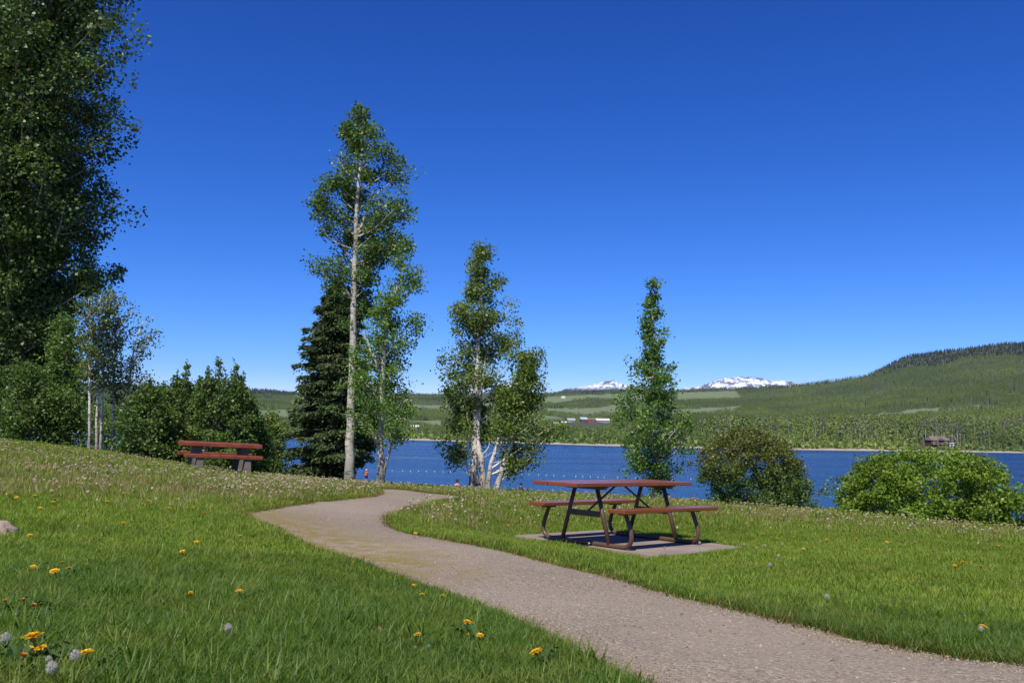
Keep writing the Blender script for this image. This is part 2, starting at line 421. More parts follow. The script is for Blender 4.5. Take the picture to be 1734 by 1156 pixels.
# ------------------------------------------------------------------ far shore: terrain, forest
U_SH = [-900, 640, 800, 940, 1184, 1343, 1734, 2400]; D_SH = [800, 720, 650, 590, 510, 545, 640, 760]
U_P = [-900, 100, 415, 500, 735, 900, 950, 1050, 1160, 1250, 1345, 1400, 1470, 1510, 1545, 1600, 1650, 1700, 1734, 1900, 2400]
P_P = [70, 78, 72, 70, 70, 75, 77, 82, 86, 90, 98, 106, 117, 137, 153, 163, 170, 177, 181, 196, 170]
U_R = [-900, 415, 900, 1160, 1345, 1545, 1734, 2400]; D_R = [3600, 3600, 3800, 3500, 3000, 2750, 2500, 2500]
def far_p(u, D):
    sh = np.interp(u, U_SH, D_SH); Dr = np.interp(u, U_R, D_R); P = np.interp(u, U_P, P_P) - 1500 * 13 / Dr
    s = (D - sh) / (Dr - sh)
    return s, P, Dr, sh
def far_z(u, D):
    u = np.asarray(u, float); D = np.asarray(D, float)
    s, P, Dr, sh = far_p(u, D)
    frac = np.interp(s, [0.0, 0.05, 0.13, 0.3, 0.5, 0.7, 0.88, 1.0], [0.0, 0.04, 0.17, 0.36, 0.54, 0.72, 0.88, 1.0])
    z = 6 + frac * P * D / 1500
    past = np.clip(D / Dr - 1, 0, None); z = np.where(s > 1, 6 + P * Dr / 1500 - past * Dr * 0.16, z)
    off = D - sh
    bank = np.interp(off, [-60, 0, 3, 7, 14, 40, 70], [-3, 0.0, 0.35, 0.8, 2.2, 4.2, 6.2])
    z = np.where(off < 70, np.minimum(bank, np.maximum(z, bank * 0 + 6.2)), np.maximum(z, 6.2))
    n = (fbm(u * 0.012 + 5, D * 0.0035, 4) - 0.47)
    return z + n * np.clip((off - 60) / 400, 0, 1) * 26 * (1 - 0.6 * np.clip((s - 0.8) / 0.2, 0, 1))
TAN = lambda u: (np.asarray(u, float) - PW / 2) / FPX
def far_xy(u, D): return TAN(u) * D * 0.9946 - 0.0, np.asarray(D, float)
# open pasture on the slopes, as (column, distance share) outlines
FIELDS = [[(925, .38), (1050, .46), (1075, .66), (1000, .60), (930, .54)],
          [(1140, .38), (1250, .43), (1262, .64), (1200, .58), (1140, .54)],
          [(1180, .22), (1300, .26), (1350, .335), (1200, .33)],
          [(920, .22), (1000, .235), (990, .33), (920, .32)],
          [(1360, .20), (1440, .225), (1590, .25), (1600, .36), (1440, .345), (1360, .33)],
          [(1600, .30), (1734, .33), (1734, .35), (1600, .335)],
          [(390, .16), (520, .16), (520, .40), (470, .45), (390, .42)],
          [(680, .14), (750, .14), (750, .32), (715, .30)],
          [(925, .76), (1110, .76), (1110, .93), (925, .93)], [(1150, .78), (1260, .80), (1250, .95), (1150, .95)],
          [(690, .58), (870, .56), (870, .70), (690, .70)]]
def in_field(u, s):
    r = np.zeros(np.shape(u), bool)
    jit = (fbm(u * 0.05, s * 60, 3) - 0.47) * 0.03
    for P in FIELDS: r |= in_poly(u, s + jit, np.array(P))
    return r
q = NT('hill_ground'); v = q.pos()
n = q.noise(v, 0.02, 5); fine = q.noise(v, 0.4, 4)
c = q.mix(q.ramp(n, [(0.35, 0.0), (0.65, 1.0)]), (0.035, 0.05, 0.018), (0.065, 0.075, 0.03))
c = q.mix(q.attr('field'), c, q.mix(q.ramp(n, [(0.35, 0.0), (0.65, 1.0)]), (0.115, 0.165, 0.055), (0.15, 0.17, 0.075)))
c = q.mix(q.attr('strand'), c, q.mix(fine, (0.25, 0.21, 0.15), (0.42, 0.37, 0.29)))
M['hill'] = q.done(q.bsdf(c, 0.95, q.bump(fine, 0.4, 1.0)))
uu = np.concatenate([np.linspace(-1100, -60, 60, endpoint=False), np.linspace(-60, 1800, 560, endpoint=False), np.linspace(1800, 2500, 40)])
oo = np.concatenate([[-60, -10, 0, 1.5, 3, 5, 7, 10, 14, 22, 40, 55, 70, 90], np.geomspace(110, 4600, 170)])
UU, OO = np.meshgrid(uu, oo, indexing='ij'); DD = OO + np.interp(UU, U_SH, D_SH) + (fbm(UU * .03, OO * 0 + 3, 3) - .47) * 12
Z = far_z(UU, DD); X, Y = far_xy(UU, DD); ss = far_p(UU, DD)[0]
fld = in_field(UU, ss); off = DD - np.interp(UU, U_SH, D_SH)
Z = np.maximum(Z, -2.9)
strand = ((off > -2) & (off < 9)).astype(float)
na, nr = X.shape; I = np.arange(na * nr).reshape(na, nr)
F = np.stack([I[:-1, :-1], I[:-1, 1:], I[1:, 1:], I[1:, :-1]], -1).reshape(-1, 4)[:, ::-1]
o = link('hills', mesh_np('hills', np.stack([X, Y, Z], -1).reshape(-1, 3), F, M['hill'], True,
         {'field': ('POINT', fld.ravel()), 'strand': ('POINT', strand.ravel())})); tag(o, kind='structure')

# --- scattering: geometry nodes place copies of a few source meshes on a cloud of points
def scatter(name, pts, rot, scl, sources, label=None, cat=None, kind='stuff', parent=None):
    me = bpy.data.meshes.new(name); n = len(pts)
    me.vertices.add(n); me.vertices.foreach_set('co', np.asarray(pts, np.float32).ravel())
    a = me.attributes.new('rot', 'FLOAT_VECTOR', 'POINT'); a.data.foreach_set('vector', np.asarray(rot, np.float32).ravel())
    scl = np.asarray(scl, np.float32)
    if scl.ndim == 1: scl = np.repeat(scl[:, None], 3, 1)
    a = me.attributes.new('scl', 'FLOAT_VECTOR', 'POINT'); a.data.foreach_set('vector', scl.ravel())
    a = me.attributes.new('pick', 'INT', 'POINT'); a.data.foreach_set('value', rng.integers(0, len(sources), n).astype(np.int32))
    o = link(name, me); tag(o, label, cat, None, kind)
    if parent: o.parent = parent
    g = bpy.data.node_groups.new(name + '_nodes', 'GeometryNodeTree')
    g.interface.new_socket('Geometry', in_out='INPUT', socket_type='NodeSocketGeometry')
    g.interface.new_socket('Geometry', in_out='OUTPUT', socket_type='NodeSocketGeometry')
    N, L = g.nodes, g.links
    gi, go = N.new('NodeGroupInput'), N.new('NodeGroupOutput')
    join = N.new('GeometryNodeJoinGeometry')
    for sm in sources:
        so = bpy.data.objects.new(sm.name + '_source', sm)
        oi = N.new('GeometryNodeObjectInfo'); oi.inputs['Object'].default_value = so; oi.inputs['As Instance'].default_value = False
        gt = N.new('GeometryNodeGeometryToInstance'); L.new(oi.outputs['Geometry'], gt.inputs[0]); L.new(gt.outputs[0], join.inputs[0])
    ip = N.new('GeometryNodeInstanceOnPoints')
    L.new(gi.outputs[0], ip.inputs['Points']); L.new(join.outputs[0], ip.inputs['Instance']); ip.inputs['Pick Instance'].default_value = True
    def na(nm, t):
        q = N.new('GeometryNodeInputNamedAttribute'); q.data_type = t; q.inputs[0].default_value = nm; return q.outputs[0]
    L.new(na('pick', 'INT'), ip.inputs['Instance Index'])
    e2r = N.new('FunctionNodeEulerToRotation'); L.new(na('rot', 'FLOAT_VECTOR'), e2r.inputs[0]); L.new(e2r.outputs[0], ip.inputs['Rotation'])
    L.new(na('scl', 'FLOAT_VECTOR'), ip.inputs['Scale']); L.new(ip.outputs[0], go.inputs[0])
    md = o.modifiers.new('scatter', 'NODES'); md.node_group = g
    return o

def quads_cloud(C, size, nrm=None, aspect=1.0, R=rng):
    """one diamond-shaped leaf face at each centre C; returns verts (4n,3)"""
    n = len(C)
    a = R.normal(size=(n, 3)) if nrm is None else nrm + R.normal(size=(n, 3)) * 0.5
    a /= np.linalg.norm(a, axis=1)[:, None]
    b = np.cross(a, R.normal(size=(n, 3))); b /= np.linalg.norm(b, axis=1)[:, None]
    c = np.cross(a, b)
    s = np.asarray(size).reshape(-1, 1) * np.ones((n, 1))
    b = b * s * 0.5; c = c * s * 0.5 * aspect
    fold = a * s * 0.10
    V = np.stack([C - b, C - c * 0.85 + fold, C + b, C + c + fold], 1).reshape(-1, 3)
    return V, np.arange(4 * n).reshape(n, 4)

def far_leaf(name, dark, light, var=0.85, trunk=None):
    q = NT(name); r = q.rand()
    c = q.ramp(r, [(0.0, dark), (0.5, light), (1.0, tuple(x * 1.25 for x in light))])
    n = q.noise(q.scale(q.pos(), (1, 0.5, 2.5)), 0.005, 4)
    c = q.mix(q.ramp(n, [(0.42, 0.0), (0.58, var)]), c, (light[0] * 0.55, light[1] * 0.64, light[2] * 0.7))
    p = q.bsdf(c, 0.7)
    tr = q.n('ShaderNodeBsdfTranslucent', {'Color': c}).outputs[0]
    return q.done(q.n('ShaderNodeMixShader', {0: 0.3, 1: p, 2: tr}).outputs[0])
M['far_green'] = far_leaf('far_green', (0.135, 0.195, 0.040), (0.245, 0.320, 0.066))
M['far_grey'] = far_leaf('far_grey', (0.16, 0.165, 0.085), (0.23, 0.225, 0.125))
M['far_conifer'] = far_leaf('far_conifer', (0.008, 0.015, 0.010), (0.016, 0.028, 0.018))
M['far_willow'] = far_leaf('far_willow', (0.13, 0.15, 0.035), (0.22, 0.19, 0.05))
M['far_trunk'] = plain('far_trunk', (0.42, 0.39, 0.34), 0.8, 0.3, 0.4)
M['far_stem'] = plain('far_stem', (0.14, 0.13, 0.095), 0.8, 0.3, 0.4)

def far_broadleaf(k, mat, H=15.0, lo=0.35, wid=2.6, n=80, trunk='far_trunk', leaf=1.25):
    R = np.random.default_rng(100 + k)
    t = R.random(n) ** 0.8; a = R.random(n) * 2 * math.pi
    prof = wid * np.sin(np.clip((t * 0.92 + 0.08), 0, 1) * math.pi) ** 0.6 * (1 - 0.35 * t)
    r = prof * np.sqrt(R.random(n)) * (0.8 + 0.4 * np.sin(3 * a + k))
    C = np.stack([r * np.cos(a), r * np.sin(a), H * (lo + (1 - lo) * t)], 1)
    out = np.stack([np.cos(a), np.sin(a), 0.5 + t], 1) * 0.6
    V, Fq = quads_cloud(C, leaf * (0.6 + 0.8 * R.random(n)), out + R.normal(size=(n, 3)) * 0.35, 0.9, R)
    tv, tf = tube([(0, 0, -1.5), (0.15 * R.normal(), 0, H * 0.5), (0.3 * R.normal(), 0.2, H * 0.92)], [0.17, 0.13, 0.04], 4, False)
    me = mesh('far_tree', list(map(tuple, V)) + tv, [tuple(x) for x in Fq] + [tuple(i + len(V) for i in x) for x in tf])
    me.materials.append(M[mat]); me.materials.append(M[trunk])
    me.polygons.foreach_set('material_index', np.r_[np.zeros(len(Fq)), np.ones(len(tf))].astype(np.int32))
    return me
def far_conifer(k, H=16.0):
    R = np.random.default_rng(200 + k); v, f = [], []
    for j in range(9):
        z0 = H * (0.08 + 0.1 * j); r = 2.4 * (1 - j / 9.6) * (0.8 + 0.4 * R.random()); o = len(v); nn = 9
        v.append((0, 0, z0 + H * 0.17))
        for i in range(nn):
            a = 2 * math.pi * i / nn + R.random() * 0.4; rr_ = r * (0.6 + 0.6 * R.random()); v.append((rr_ * math.cos(a), rr_ * math.sin(a), z0 - 0.5 * R.random()))
        f += [(o, o + 1 + i, o + 1 + (i + 1) % nn) for i in range(nn)]
    return mesh('far_conifer', v, f, M['far_conifer'])
def far_bush(k, mat):
    R = np.random.default_rng(300 + k); n = 46
    d = R.normal(size=(n, 3)); d /= np.linalg.norm(d, axis=1)[:, None]; C = d * R.random((n, 1)) ** 0.4 * np.array([1.6, 1.6, 1.3]); C[:, 2] = np.abs(C[:, 2])
    V, Fq = quads_cloud(C, 0.9 * (0.6 + 0.8 * R.random(n)), None, 0.9, R)
    return mesh_np('far_bush', V, Fq, M[mat])

FT_GREEN = [far_broadleaf(k, 'far_green', 15, 0.16 + 0.07 * (k % 3), 2.5 + 0.3 * (k % 2), 85, 'far_stem') for k in range(5)]
FT_GREY = [far_broadleaf(10 + k, 'far_grey', 16, 0.52, 1.5, 34, 'far_trunk', 1.0) for k in range(4)]
FT_CON = [far_conifer(k) for k in range(3)]
FT_BUSH = [far_bush(k, 'far_willow') for k in range(3)]
FT_GBUSH = [far_bush(5 + k, 'far_green') for k in range(3)]

def far_forest():
    n = 900000
    u = rng.uniform(-120, 1860, n); t = rng.random(n)
    sh = np.interp(u, U_SH, D_SH); Dr = np.interp(u, U_R, D_R)
    D = sh + 16 + (Dr * 1.05 - sh - 16) * t
    s = far_p(u, D)[0]
    # wanted trees per square metre against the proposal's density
    spacing = np.interp(D, [500, 800, 1300, 2500, 4000], [4.6, 4.8, 5.4, 7.5, 10])
    area = (1980 / FPX * D) * (Dr - sh) / n
    keep = rng.random(n) < area / spacing ** 2
    f = in_field(u, s) | ((D - sh) < 26 + 30 * fbm(u * .04, u * 0, 3))
    keep &= ~f | (rng.random(n) < 0.004)
    # clearings round the buildings
    for bu, bd, br in CLEAR: keep &= ~((np.abs(TAN(u) - TAN(bu)) * D < br) & (D > bd - br * (2.2 if bd < 800 else 15)) & (D < bd + br * 1.2))
    u, D, s = u[keep], D[keep], s[keep]; x, y = far_xy(u, D); z = far_z(u, D)
    n = len(u); patch = fbm(u * 0.02 + 3, D * 0.006, 3); rnd = rng.random(n)
    right = np.clip((u - 1470) / 80, 0, 1); leftc = (u < 640) * 1.0
    pc = 0.03 + 0.97 * right * (s > 0.86 + 0.12 * (fbm(u * .03, u * 0 + 7, 3) - .3)) + 0.75 * leftc * (s > 0.87) + 0.4 * (s > 0.95) + 0.35 * ((patch > 0.58) & (u < 1150) & (s > 0.3))
    con = rnd < pc
    near = D - np.interp(u, U_SH, D_SH)
    tall = (0.75 + 0.5 * fbm(u * 0.03 + 60, D * 0.01, 3)) * np.where(near < 560, np.interp(u, [500, 660, 1090, 1230], [0.7, 0.36, 0.36, 1.0]), 1.0)
    grey = ~con & (rng.random(n) < np.where(near < 220, np.clip((fbm(u * 0.012 + 30, D * 0.004, 2) - 0.36) * 4.5, 0.05, 0.85) * np.clip((u - 1180) / 200, 0.22, 1), 0.05))
    grn = ~con & ~grey
    def put(nm, k, src, lo, hi, label, cat):
        m_ = int(k.sum()); r = np.zeros((m_, 3)); r[:, 2] = rng.random(m_) * 6.28; r[:, :2] = rng.normal(size=(m_, 2)) * 0.03
        sc_ = rng.uniform(lo, hi, m_)[:, None] * np.stack([rng.uniform(.85, 1.2, m_)] * 2 + [np.ones(m_)], 1)
        sc_ *= (tall[:len(k)][k] * np.interp(near[k], [60, 260, 420], [1.0, 0.9, 0.58]) if nm.endswith('forest') else np.ones(m_))[:, None]
        scatter(nm, np.stack([x[k], y[k], z[k] - 0.3], 1), r, sc_, src, label, cat)
    put('forest', grn, FT_GREEN, 0.7, 1.1, 'green broadleaf forest covering the slopes across the lake', 'forest')
    put('bare_aspen_forest', grey, FT_GREY, 0.8, 1.15, 'greyish half-bare aspen woods with pale trunks across the lake', 'forest')
    put('conifer_forest', con, FT_CON, 0.6, 1.05, 'dark conifer forest on the ridges across the lake', 'forest')
    # shrubs along the far bank
    m_ = 9000; u = rng.uniform(-100, 1850, m_); off = 9 + 80 * rng.random(m_) ** 1.3; D = np.interp(u, U_SH, D_SH) + off; x, y = far_xy(u, D); z = far_z(u, D)
    ok = ~((np.abs(u - 1594) < 32) & (off > 11)); u, off, D, x, y, z = u[ok], off[ok], D[ok], x[ok], y[ok], z[ok]; m_ = len(u); near = off
    n = m_; k = rng.random(m_) < np.clip((fbm(u * .03 + 11, u * 0, 3) - 0.3) * 1.6, 0.1, 0.8)
    put('willow_undergrowth', k, FT_BUSH, 0.5, 1.2, 'ochre willow undergrowth along the far bank', 'undergrowth')
    k2 = ~k & (rng.random(m_) < 0.30)
    put('sapling_undergrowth', k2, FT_GREEN, 0.28, 0.62, 'young green trees crowding the far bank', 'undergrowth')
    put('bank_undergrowth', ~k, FT_GBUSH, 0.5, 2.3, 'green undergrowth along the far bank', 'undergrowth')

CLEAR = [(1590, 640, 11), (1612, 640, 5), (950, 1130, 10), (965, 1130, 10), (985, 1130, 12), (1005, 1140, 12), (1022, 1150, 16), (684, 1250, 12), (705, 900, 9), (956, 3300, 30)]
far_forest()

# --- snow mountains
q = NT('snow_rock'); v = q.pos()
n = q.noise(q.scale(v, (1, 1, 2.2)), 0.004, 8, 0.65); n2 = q.noise(v, 0.0012, 4)
up = q.n('ShaderNodeSeparateXYZ', {0: q.n('ShaderNodeNewGeometry').outputs['True Normal']}).outputs[2]
alt = q.n('ShaderNodeSeparateXYZ', {0: v}).outputs[2]
k = q.math('ADD', q.math('MULTIPLY', n, 1.0), q.math('MULTIPLY', n2, 0.35))
c = q.mix(q.ramp(k, [(0.66, 0.0), (0.71, 1.0)]), (0.66, 0.68, 0.72), (0.12, 0.12, 0.13))
c = q.mix(q.n('ShaderNodeMapRange', {0: q.math('ADD', alt, q.math('MULTIPLY', n, 160.0)), 1: 840.0, 2: 900.0, 3: 1.0, 4: 0.0}).outputs[0], c, (0.03, 0.042, 0.03))
M['snow'] = q.done(q.bsdf(c, 0.8, q.bump(n, 0.8, 30.0)))
for prof in ([(815, 672), (838, 657), (850, 650), (862, 646), (876, 647), (892, 655), (912, 668)],
             [(935, 668), (955, 661), (965, 657), (985, 655), (1000, 653), (1020, 647), (1038, 644), (1052, 647), (1070, 654), (1105, 668)],
             [(1145, 664), (1165, 655), (1190, 653), (1210, 646), (1232, 640), (1250, 638), (1272, 637), (1292, 641), (1310, 645), (1340, 645), (1372, 655), (1400, 668)]):
    D0 = 15000.0; us = np.linspace(prof[0][0], prof[-1][0], int((prof[-1][0] - prof[0][0]) * 0.9)); ys = np.interp(us, *zip(*prof))
    rid = np.array([at(a_, b_, D0)[2] for a_, b_ in zip(us, ys)]); rid += (fbm(us * 0.22, us * 0 + 2, 3) - 0.47) * 60
    back = np.linspace(-1, 1, 81)
    UU, BB = np.meshgrid(us, back, indexing='ij'); wob = (fbm(UU * 0.05, BB * 3 + 9, 4) - 0.47)
    H = np.repeat(rid[:, None], 81, 1)
    sl = np.abs(BB); Z = np.maximum(H - sl * 950 - sl ** 0.6 * 120 + wob * 420 * np.clip(sl * 2.2, 0, 1), -2.0)
    Dm = D0 + BB * 2600
    X, Y = far_xy(UU, Dm); X = TAN(UU) * 0.9946 * D0 + (X - TAN(UU) * 0.9946 * D0) * 0.4
    na, nr = X.shape; I = np.arange(na * nr).reshape(na, nr)
    F = np.stack([I[:-1, :-1], I[:-1, 1:], I[1:, 1:], I[1:, :-1]], -1).reshape(-1, 4)[:, ::-1]
    o = link('snow_mountain', mesh_np('snow_mountain', np.stack([X, Y, Z], -1).reshape(-1, 3), F, M['snow'], False)); tag(o, kind='structure')

# ------------------------------------------------------------------ trees near the camera
def ball(k, R):
    """points through a ball, a little denser towards its middle, with a few strays"""
    d_ = R.normal(size=(k, 3)); d_ /= np.linalg.norm(d_, axis=1)[:, None]
    return d_ * (R.random((k, 1)) ** 0.42) * np.where(R.random((k, 1)) < 0.06, 1.5, 1.0)
def pixel_of(p):
    v = np.asarray(p) - EYE; z = v @ _f
    return PW / 2 + FPX * (v @ AX_R) / z, PH / 2 - FPX * (v @ AX_U) / z

def leaves_mesh(name, C, size, mat, tint, up=0.5, aspect=0.85, R=rng):
    n = len(C); nrm = R.normal(size=(n, 3)) * 0.7 + np.array([0, 0, up])
    V, Fq = quads_cloud(C, size * (0.45 + 0.95 * R.random(n)), nrm, aspect, R)
    return mesh_np(name, V, Fq, mat, False, {'tint': ('FACE', np.clip(tint, 0, 1))})

def tree(name, label, cat, d, trunks, env, mats, limbs=60, leaves=18000, size=0.08, rise=0.8, front=0.45, clump=0.20, depth=0.95, seed=1, twigs=4,
         inner=0.35, group=None, bare_to=None, base_low=1.2, tint0=0.0, nside=10, clear=(), leader=0.0):
    R = np.random.default_rng(seed); bark, leaf = M[mats[0]], M[mats[1]]
    T = []
    for tr in trunks:
        P = [at(a, b, d + (e[0] if e else 0)) for a, b, r_, *e in tr]; T.append((P, [t[2] for t in tr]))
    b0 = T[0][0][0]; g0 = gz(b0[0], b0[1])
    root = empty(name, (b0[0], b0[1], g0)); tag(root, label, cat, group)
    org = np.array([b0[0], b0[1], g0])
    mb = MB(); low = []
    paths = []
    for P, rad in T:
        P = [p.copy() for p in P]
        if P[0][2] > gz(P[0][0], P[0][1]) - 0.05 and P[0][2] < gz(P[0][0], P[0][1]) + 2.5: P[0][2] = gz(P[0][0], P[0][1]) - 0.12
        S = smooth_path(P, 6); rs = np.interp(np.linspace(0, len(P) - 1, len(S)), range(len(P)), rad)
        S = [s + R.normal(size=3) * np.array([1, 1, 0]) * 0.012 for s in S]
        zz = np.array([s[2] for s in S]); rs = rs * (1 + 0.35 * np.clip(1 - (zz - g0) / 0.35, 0, 1))
        n0 = len(mb.v); mb.tube([s - org for s in S], list(rs), nside); paths.append((np.array(S), rs))
    zc = np.array([q_[2] for q_ in mb.v])
    me = mb.mesh('trunk', bark, True); a = me.attributes.new('low', 'FLOAT', 'POINT'); a.data.foreach_set('value', np.clip(1 - zc / base_low, 0, 1).astype(np.float32))
    link('trunk', me, None, root)
    E = sorted([(at(0, py, d)[2] + 0 * d, py, xl, xr) for py, xl, xr in env])
    ez = np.array([at((e[2] + e[3]) / 2, e[1], d)[2] for e in E]); el = np.array([at(e[2], e[1], d)[0] for e in E]); er = np.array([at(e[3], e[1], d)[0] for e in E])
    wsum = np.maximum(er - el, 0.05); cdf = np.concatenate([[0], np.cumsum((wsum[1:] + wsum[:-1]) / 2 * np.diff(ez))]); cdf /= cdf[-1]
    mb = MB(); C = []; K = []
    def axis(z):
        best = None
        for S, rs in paths:
            if S[0][2] - 0.3 <= z <= S[-1][2] + 0.01 or best is None:
                k = np.argmin(np.abs(S[:, 2] - z)); cand = (S[k], rs[k])
                if best is None or R.random() < 0.5: best = cand
        return best
    made = 0; tries = 0
    while made < limbs and tries < limbs * 6:
        tries += 1
        zt = np.interp((made + R.random()) / limbs, cdf, ez); phi = R.random() * 2 * math.pi
        if math.sin(phi) < -0.45 and R.random() > front: continue
        made += 1
        L, Rr = np.interp(zt, ez, el), np.interp(zt, ez, er); ax, ar = axis(zt)
        xc = min(max(ax[0], L + 0.05), Rr - 0.05); side = (Rr - xc) if math.cos(phi) > 0 else (xc - L)
        Rx = max(side, 0.06); Ry = max((Rr - L) / 2 * depth, 0.06)
        reach = 1 / math.sqrt((math.cos(phi) / Rx) ** 2 + (math.sin(phi) / Ry) ** 2) * R.uniform(0.62, 1.0)
        if R.random() < 0.22: reach *= R.uniform(0.3, 0.7)
        tip = np.array([xc + reach * math.cos(phi), ax[1] + reach * math.sin(phi), zt])
        s0, sr = axis(zt - reach * rise * R.uniform(0.7, 1.2) - 0.1)
        mid = s0 * 0.45 + tip * 0.55 + np.array([0, 0, -0.10 * reach + R.normal() * 0.05 * reach]) + R.normal(size=3) * 0.06 * reach
        P = smooth_path([s0, mid, tip], 4); r0 = min(0.55 * sr, 0.010 + 0.016 * reach)
        mb.tube([p - org for p in P], list(np.linspace(r0, 0.004, len(P))), 5, False)
        ends = [(tip, 1.0)]
        for j in range(twigs):
            t = R.uniform(inner, 1.0); p = P[int(t * (len(P) - 1))]
            q_ = p + R.normal(size=3) * np.array([1, 1, 0.7]) * reach * 0.20 + np.array([0, 0, 0.08 * reach])
            mb.tube([p - org, (p + q_) / 2 - org + R.normal(size=3) * 0.02, q_ - org], [0.007, 0.005, 0.003], 3, False); ends.append((q_, 0.9))
        m_ = max(3, int(leaves / limbs / (twigs + 1)))
        for e, wgt in ends:
            if bare_to and R.random() < bare_to: continue
            ex, ey = pixel_of(e)                      # gaps in the crown where trunks show
            if any(x0 < ex < x1 and y0 < ey < y1 and (e[1] < d + 0.1 or ev_ == 'all') for x0, x1, y0, y1, ev_ in clear): continue
            sg = clump * R.uniform(0.6, 1.25); k = int(m_ * R.uniform(0.5, 1.5))
            C.append(e + ball(k, R) * sg * 1.55 * np.array([1, 1, 0.8])); K.append(np.clip(R.normal(0.42 + tint0, 0.16) + R.normal(size=k) * 0.16, 0, 1))
    for S, rs in (paths if leader else []):
        top_ = S[-1][2]; h_ = top_ - g0
        for t in np.linspace(1 - leader, 1.0, int(leader * 75)):
            k_ = int(t * (len(S) - 1)); rad_ = clump * (0.4 + 1.5 * (1 - t) / leader); n_ = int(24 * (0.4 + (1 - t) / leader))
            C.append(S[k_] + R.normal(size=3) * np.array([1, 1, 0.3]) * rad_ * 0.6 + ball(n_, R) * rad_ * np.array([1, 1, 1.3])); K.append(np.clip(R.normal(0.45 + tint0, 0.14) + R.normal(size=n_) * 0.16, 0, 1))
    me = mb.mesh('branches', bark if mats[0] != 'dark_bark' else M['twig'], True)
    me.attributes.new('low', 'FLOAT', 'POINT'); tag(link('branches', me, None, root), kind='stuff')
    C = np.concatenate(C); K = np.concatenate(K)
    C[:, 2] = np.maximum(C[:, 2], ground_z(C[:, 0], C[:, 1]) + 0.03)
    tag(link('crown', leaves_mesh('crown', C - org, size, leaf, K, R=R), None, root), kind='stuff')
    return root

def bush(name, label, d, env, leafmat, leaves=14000, size=0.07, depth=0.8, seed=1, cat='bush', clumps=160, sg=0.16, top=None, group=None, fill=0.35, stems=26, lump=0.62):
    R = np.random.default_rng(seed)
    E = sorted([(at((xl + xr) / 2, py, d)[2], at(xl, py, d)[0], at(xr, py, d)[0]) for py, xl, xr in env])
    ez, el, er = [np.array(c_) for c_ in zip(*E)]
    xm = (el[0] + er[0]) / 2; g0 = gz(xm, d); org = np.array([xm, d, g0])
    root = empty(name, tuple(org)); tag(root, label, cat, group)
    ez[0] = min(ez[0], g0 + 0.1)
    C, K, tips = [], [], []
    wd = np.maximum(er - el, 0.05); cdf = np.concatenate([[0], np.cumsum((wd[1:] + wd[:-1]) / 2 * np.diff(ez))]); cdf /= cdf[-1]
    for i in range(clumps):
        z = np.interp(R.random(), cdf, ez); L, Q = np.interp(z, ez, el), np.interp(z, ez, er)
        phi = R.random() * 2 * math.pi; rr_ = (R.random() ** fill) * R.uniform(0.82, 1.0) * (1.03 - lump / 2 + lump * float(vnoise(np.array([phi * 1.4 + seed]), np.array([z * 2.2]))[0]))
        if R.random() < 0.10: rr_ *= 1.18
        h = (Q - L) / 2; p = np.array([(L + Q) / 2 + h * rr_ * math.cos(phi), d + h * depth * rr_ * math.sin(phi), z]); tips.append(p)
        k = int(leaves / clumps * R.uniform(0.5, 1.5)); s = sg * R.uniform(0.6, 1.3)
        C.append(p + ball(k, R) * s * 1.7 * np.array([1, 1, 0.8])); K.append(np.clip(R.normal(0.42, 0.16) + R.normal(size=k) * 0.16, 0, 1))
    C = np.concatenate(C); K = np.concatenate(K)
    C[:, 2] = np.maximum(C[:, 2], ground_z(C[:, 0], C[:, 1]) + 0.02)
    mb = MB()
    for i in range(stems):
        t = tips[R.integers(len(tips))]; s = org + np.array([R.normal() * 0.12 * wd[0], R.normal() * 0.1, -0.05]); mid = (s + t) / 2 + np.array([0, 0, 0.1]) + R.normal(size=3) * 0.08
        mb.tube([p - org for p in smooth_path([s, mid, t], 3)], [0.016, 0.014, 0.012, 0.010, 0.008, 0.006, 0.004], 4, False)
    tag(mb.build('stems', M['twig'], root, True), kind='stuff')
    me = leaves_mesh('foliage', C - org, size, M[leafmat], K, R=R)
    if top:                                             # the upper shoots carry another, browner leaf
        me.materials.append(M[top]); zz = (C[:, 2] - g0) / (ez[-1] - g0); me.polygons.foreach_set('material_index', ((zz + R.normal(size=len(zz)) * 0.13) > 0.5).astype(np.int32))
    tag(link('foliage', me, None, root), kind='stuff')
    return root

tree('aspen_tree', 'tall slender aspen with long bare pale trunk, tallest tree by the path', 'tree', 25.0,
     [[(592, 816, .150), (594, 700, .118), (598, 560, .098), (602, 400, .068), (609, 290, .042), (615, 195, .012)], [(603, 402, .05), (614, 378, .035), (624, 345, .02), (632, 320, .01)]],
     [(178, 605, 622), (192, 587, 645), (230, 580, 656), (262, 560, 690), (300, 556, 690), (330, 532, 708), (370, 522, 704), (400, 540, 690), (440, 532, 668), (480, 530, 645), (520, 553, 628), (548, 575, 615)],
     ('aspen_bark', 'leaf_aspen'), limbs=62, leaves=28000, size=0.078, front=0.30, clump=0.22, seed=21, inner=0.5, twigs=4, base_low=0.9, clear=[(592, 612, 300, 620, 'front')])
tree('aspen_tree', 'smaller aspen beside the tallest one, its leafy top leaning lakeward', 'tree', 23.2,
     [[(645, 819, .10), (645, 720, .085), (650, 620, .06), (657, 540, .04), (677, 470, .025), (690, 400, .01)], [(648, 640, .04), (630, 600, .03), (615, 560, .012)], [(646, 705, .04), (680, 690, .025), (700, 680, .01)]],
     [(385, 690, 701), (420, 682, 698), (455, 662, 706), (500, 645, 714), (545, 612, 718), (600, 598, 718), (650, 588, 710), (700, 586, 714), (728, 600, 695)],
     ('aspen_bark', 'leaf_bright'), limbs=58, leaves=17000, size=0.066, front=0.6, clump=0.19, seed=5, inner=0.4, clear=[(640, 655, 690, 800, 'all')])
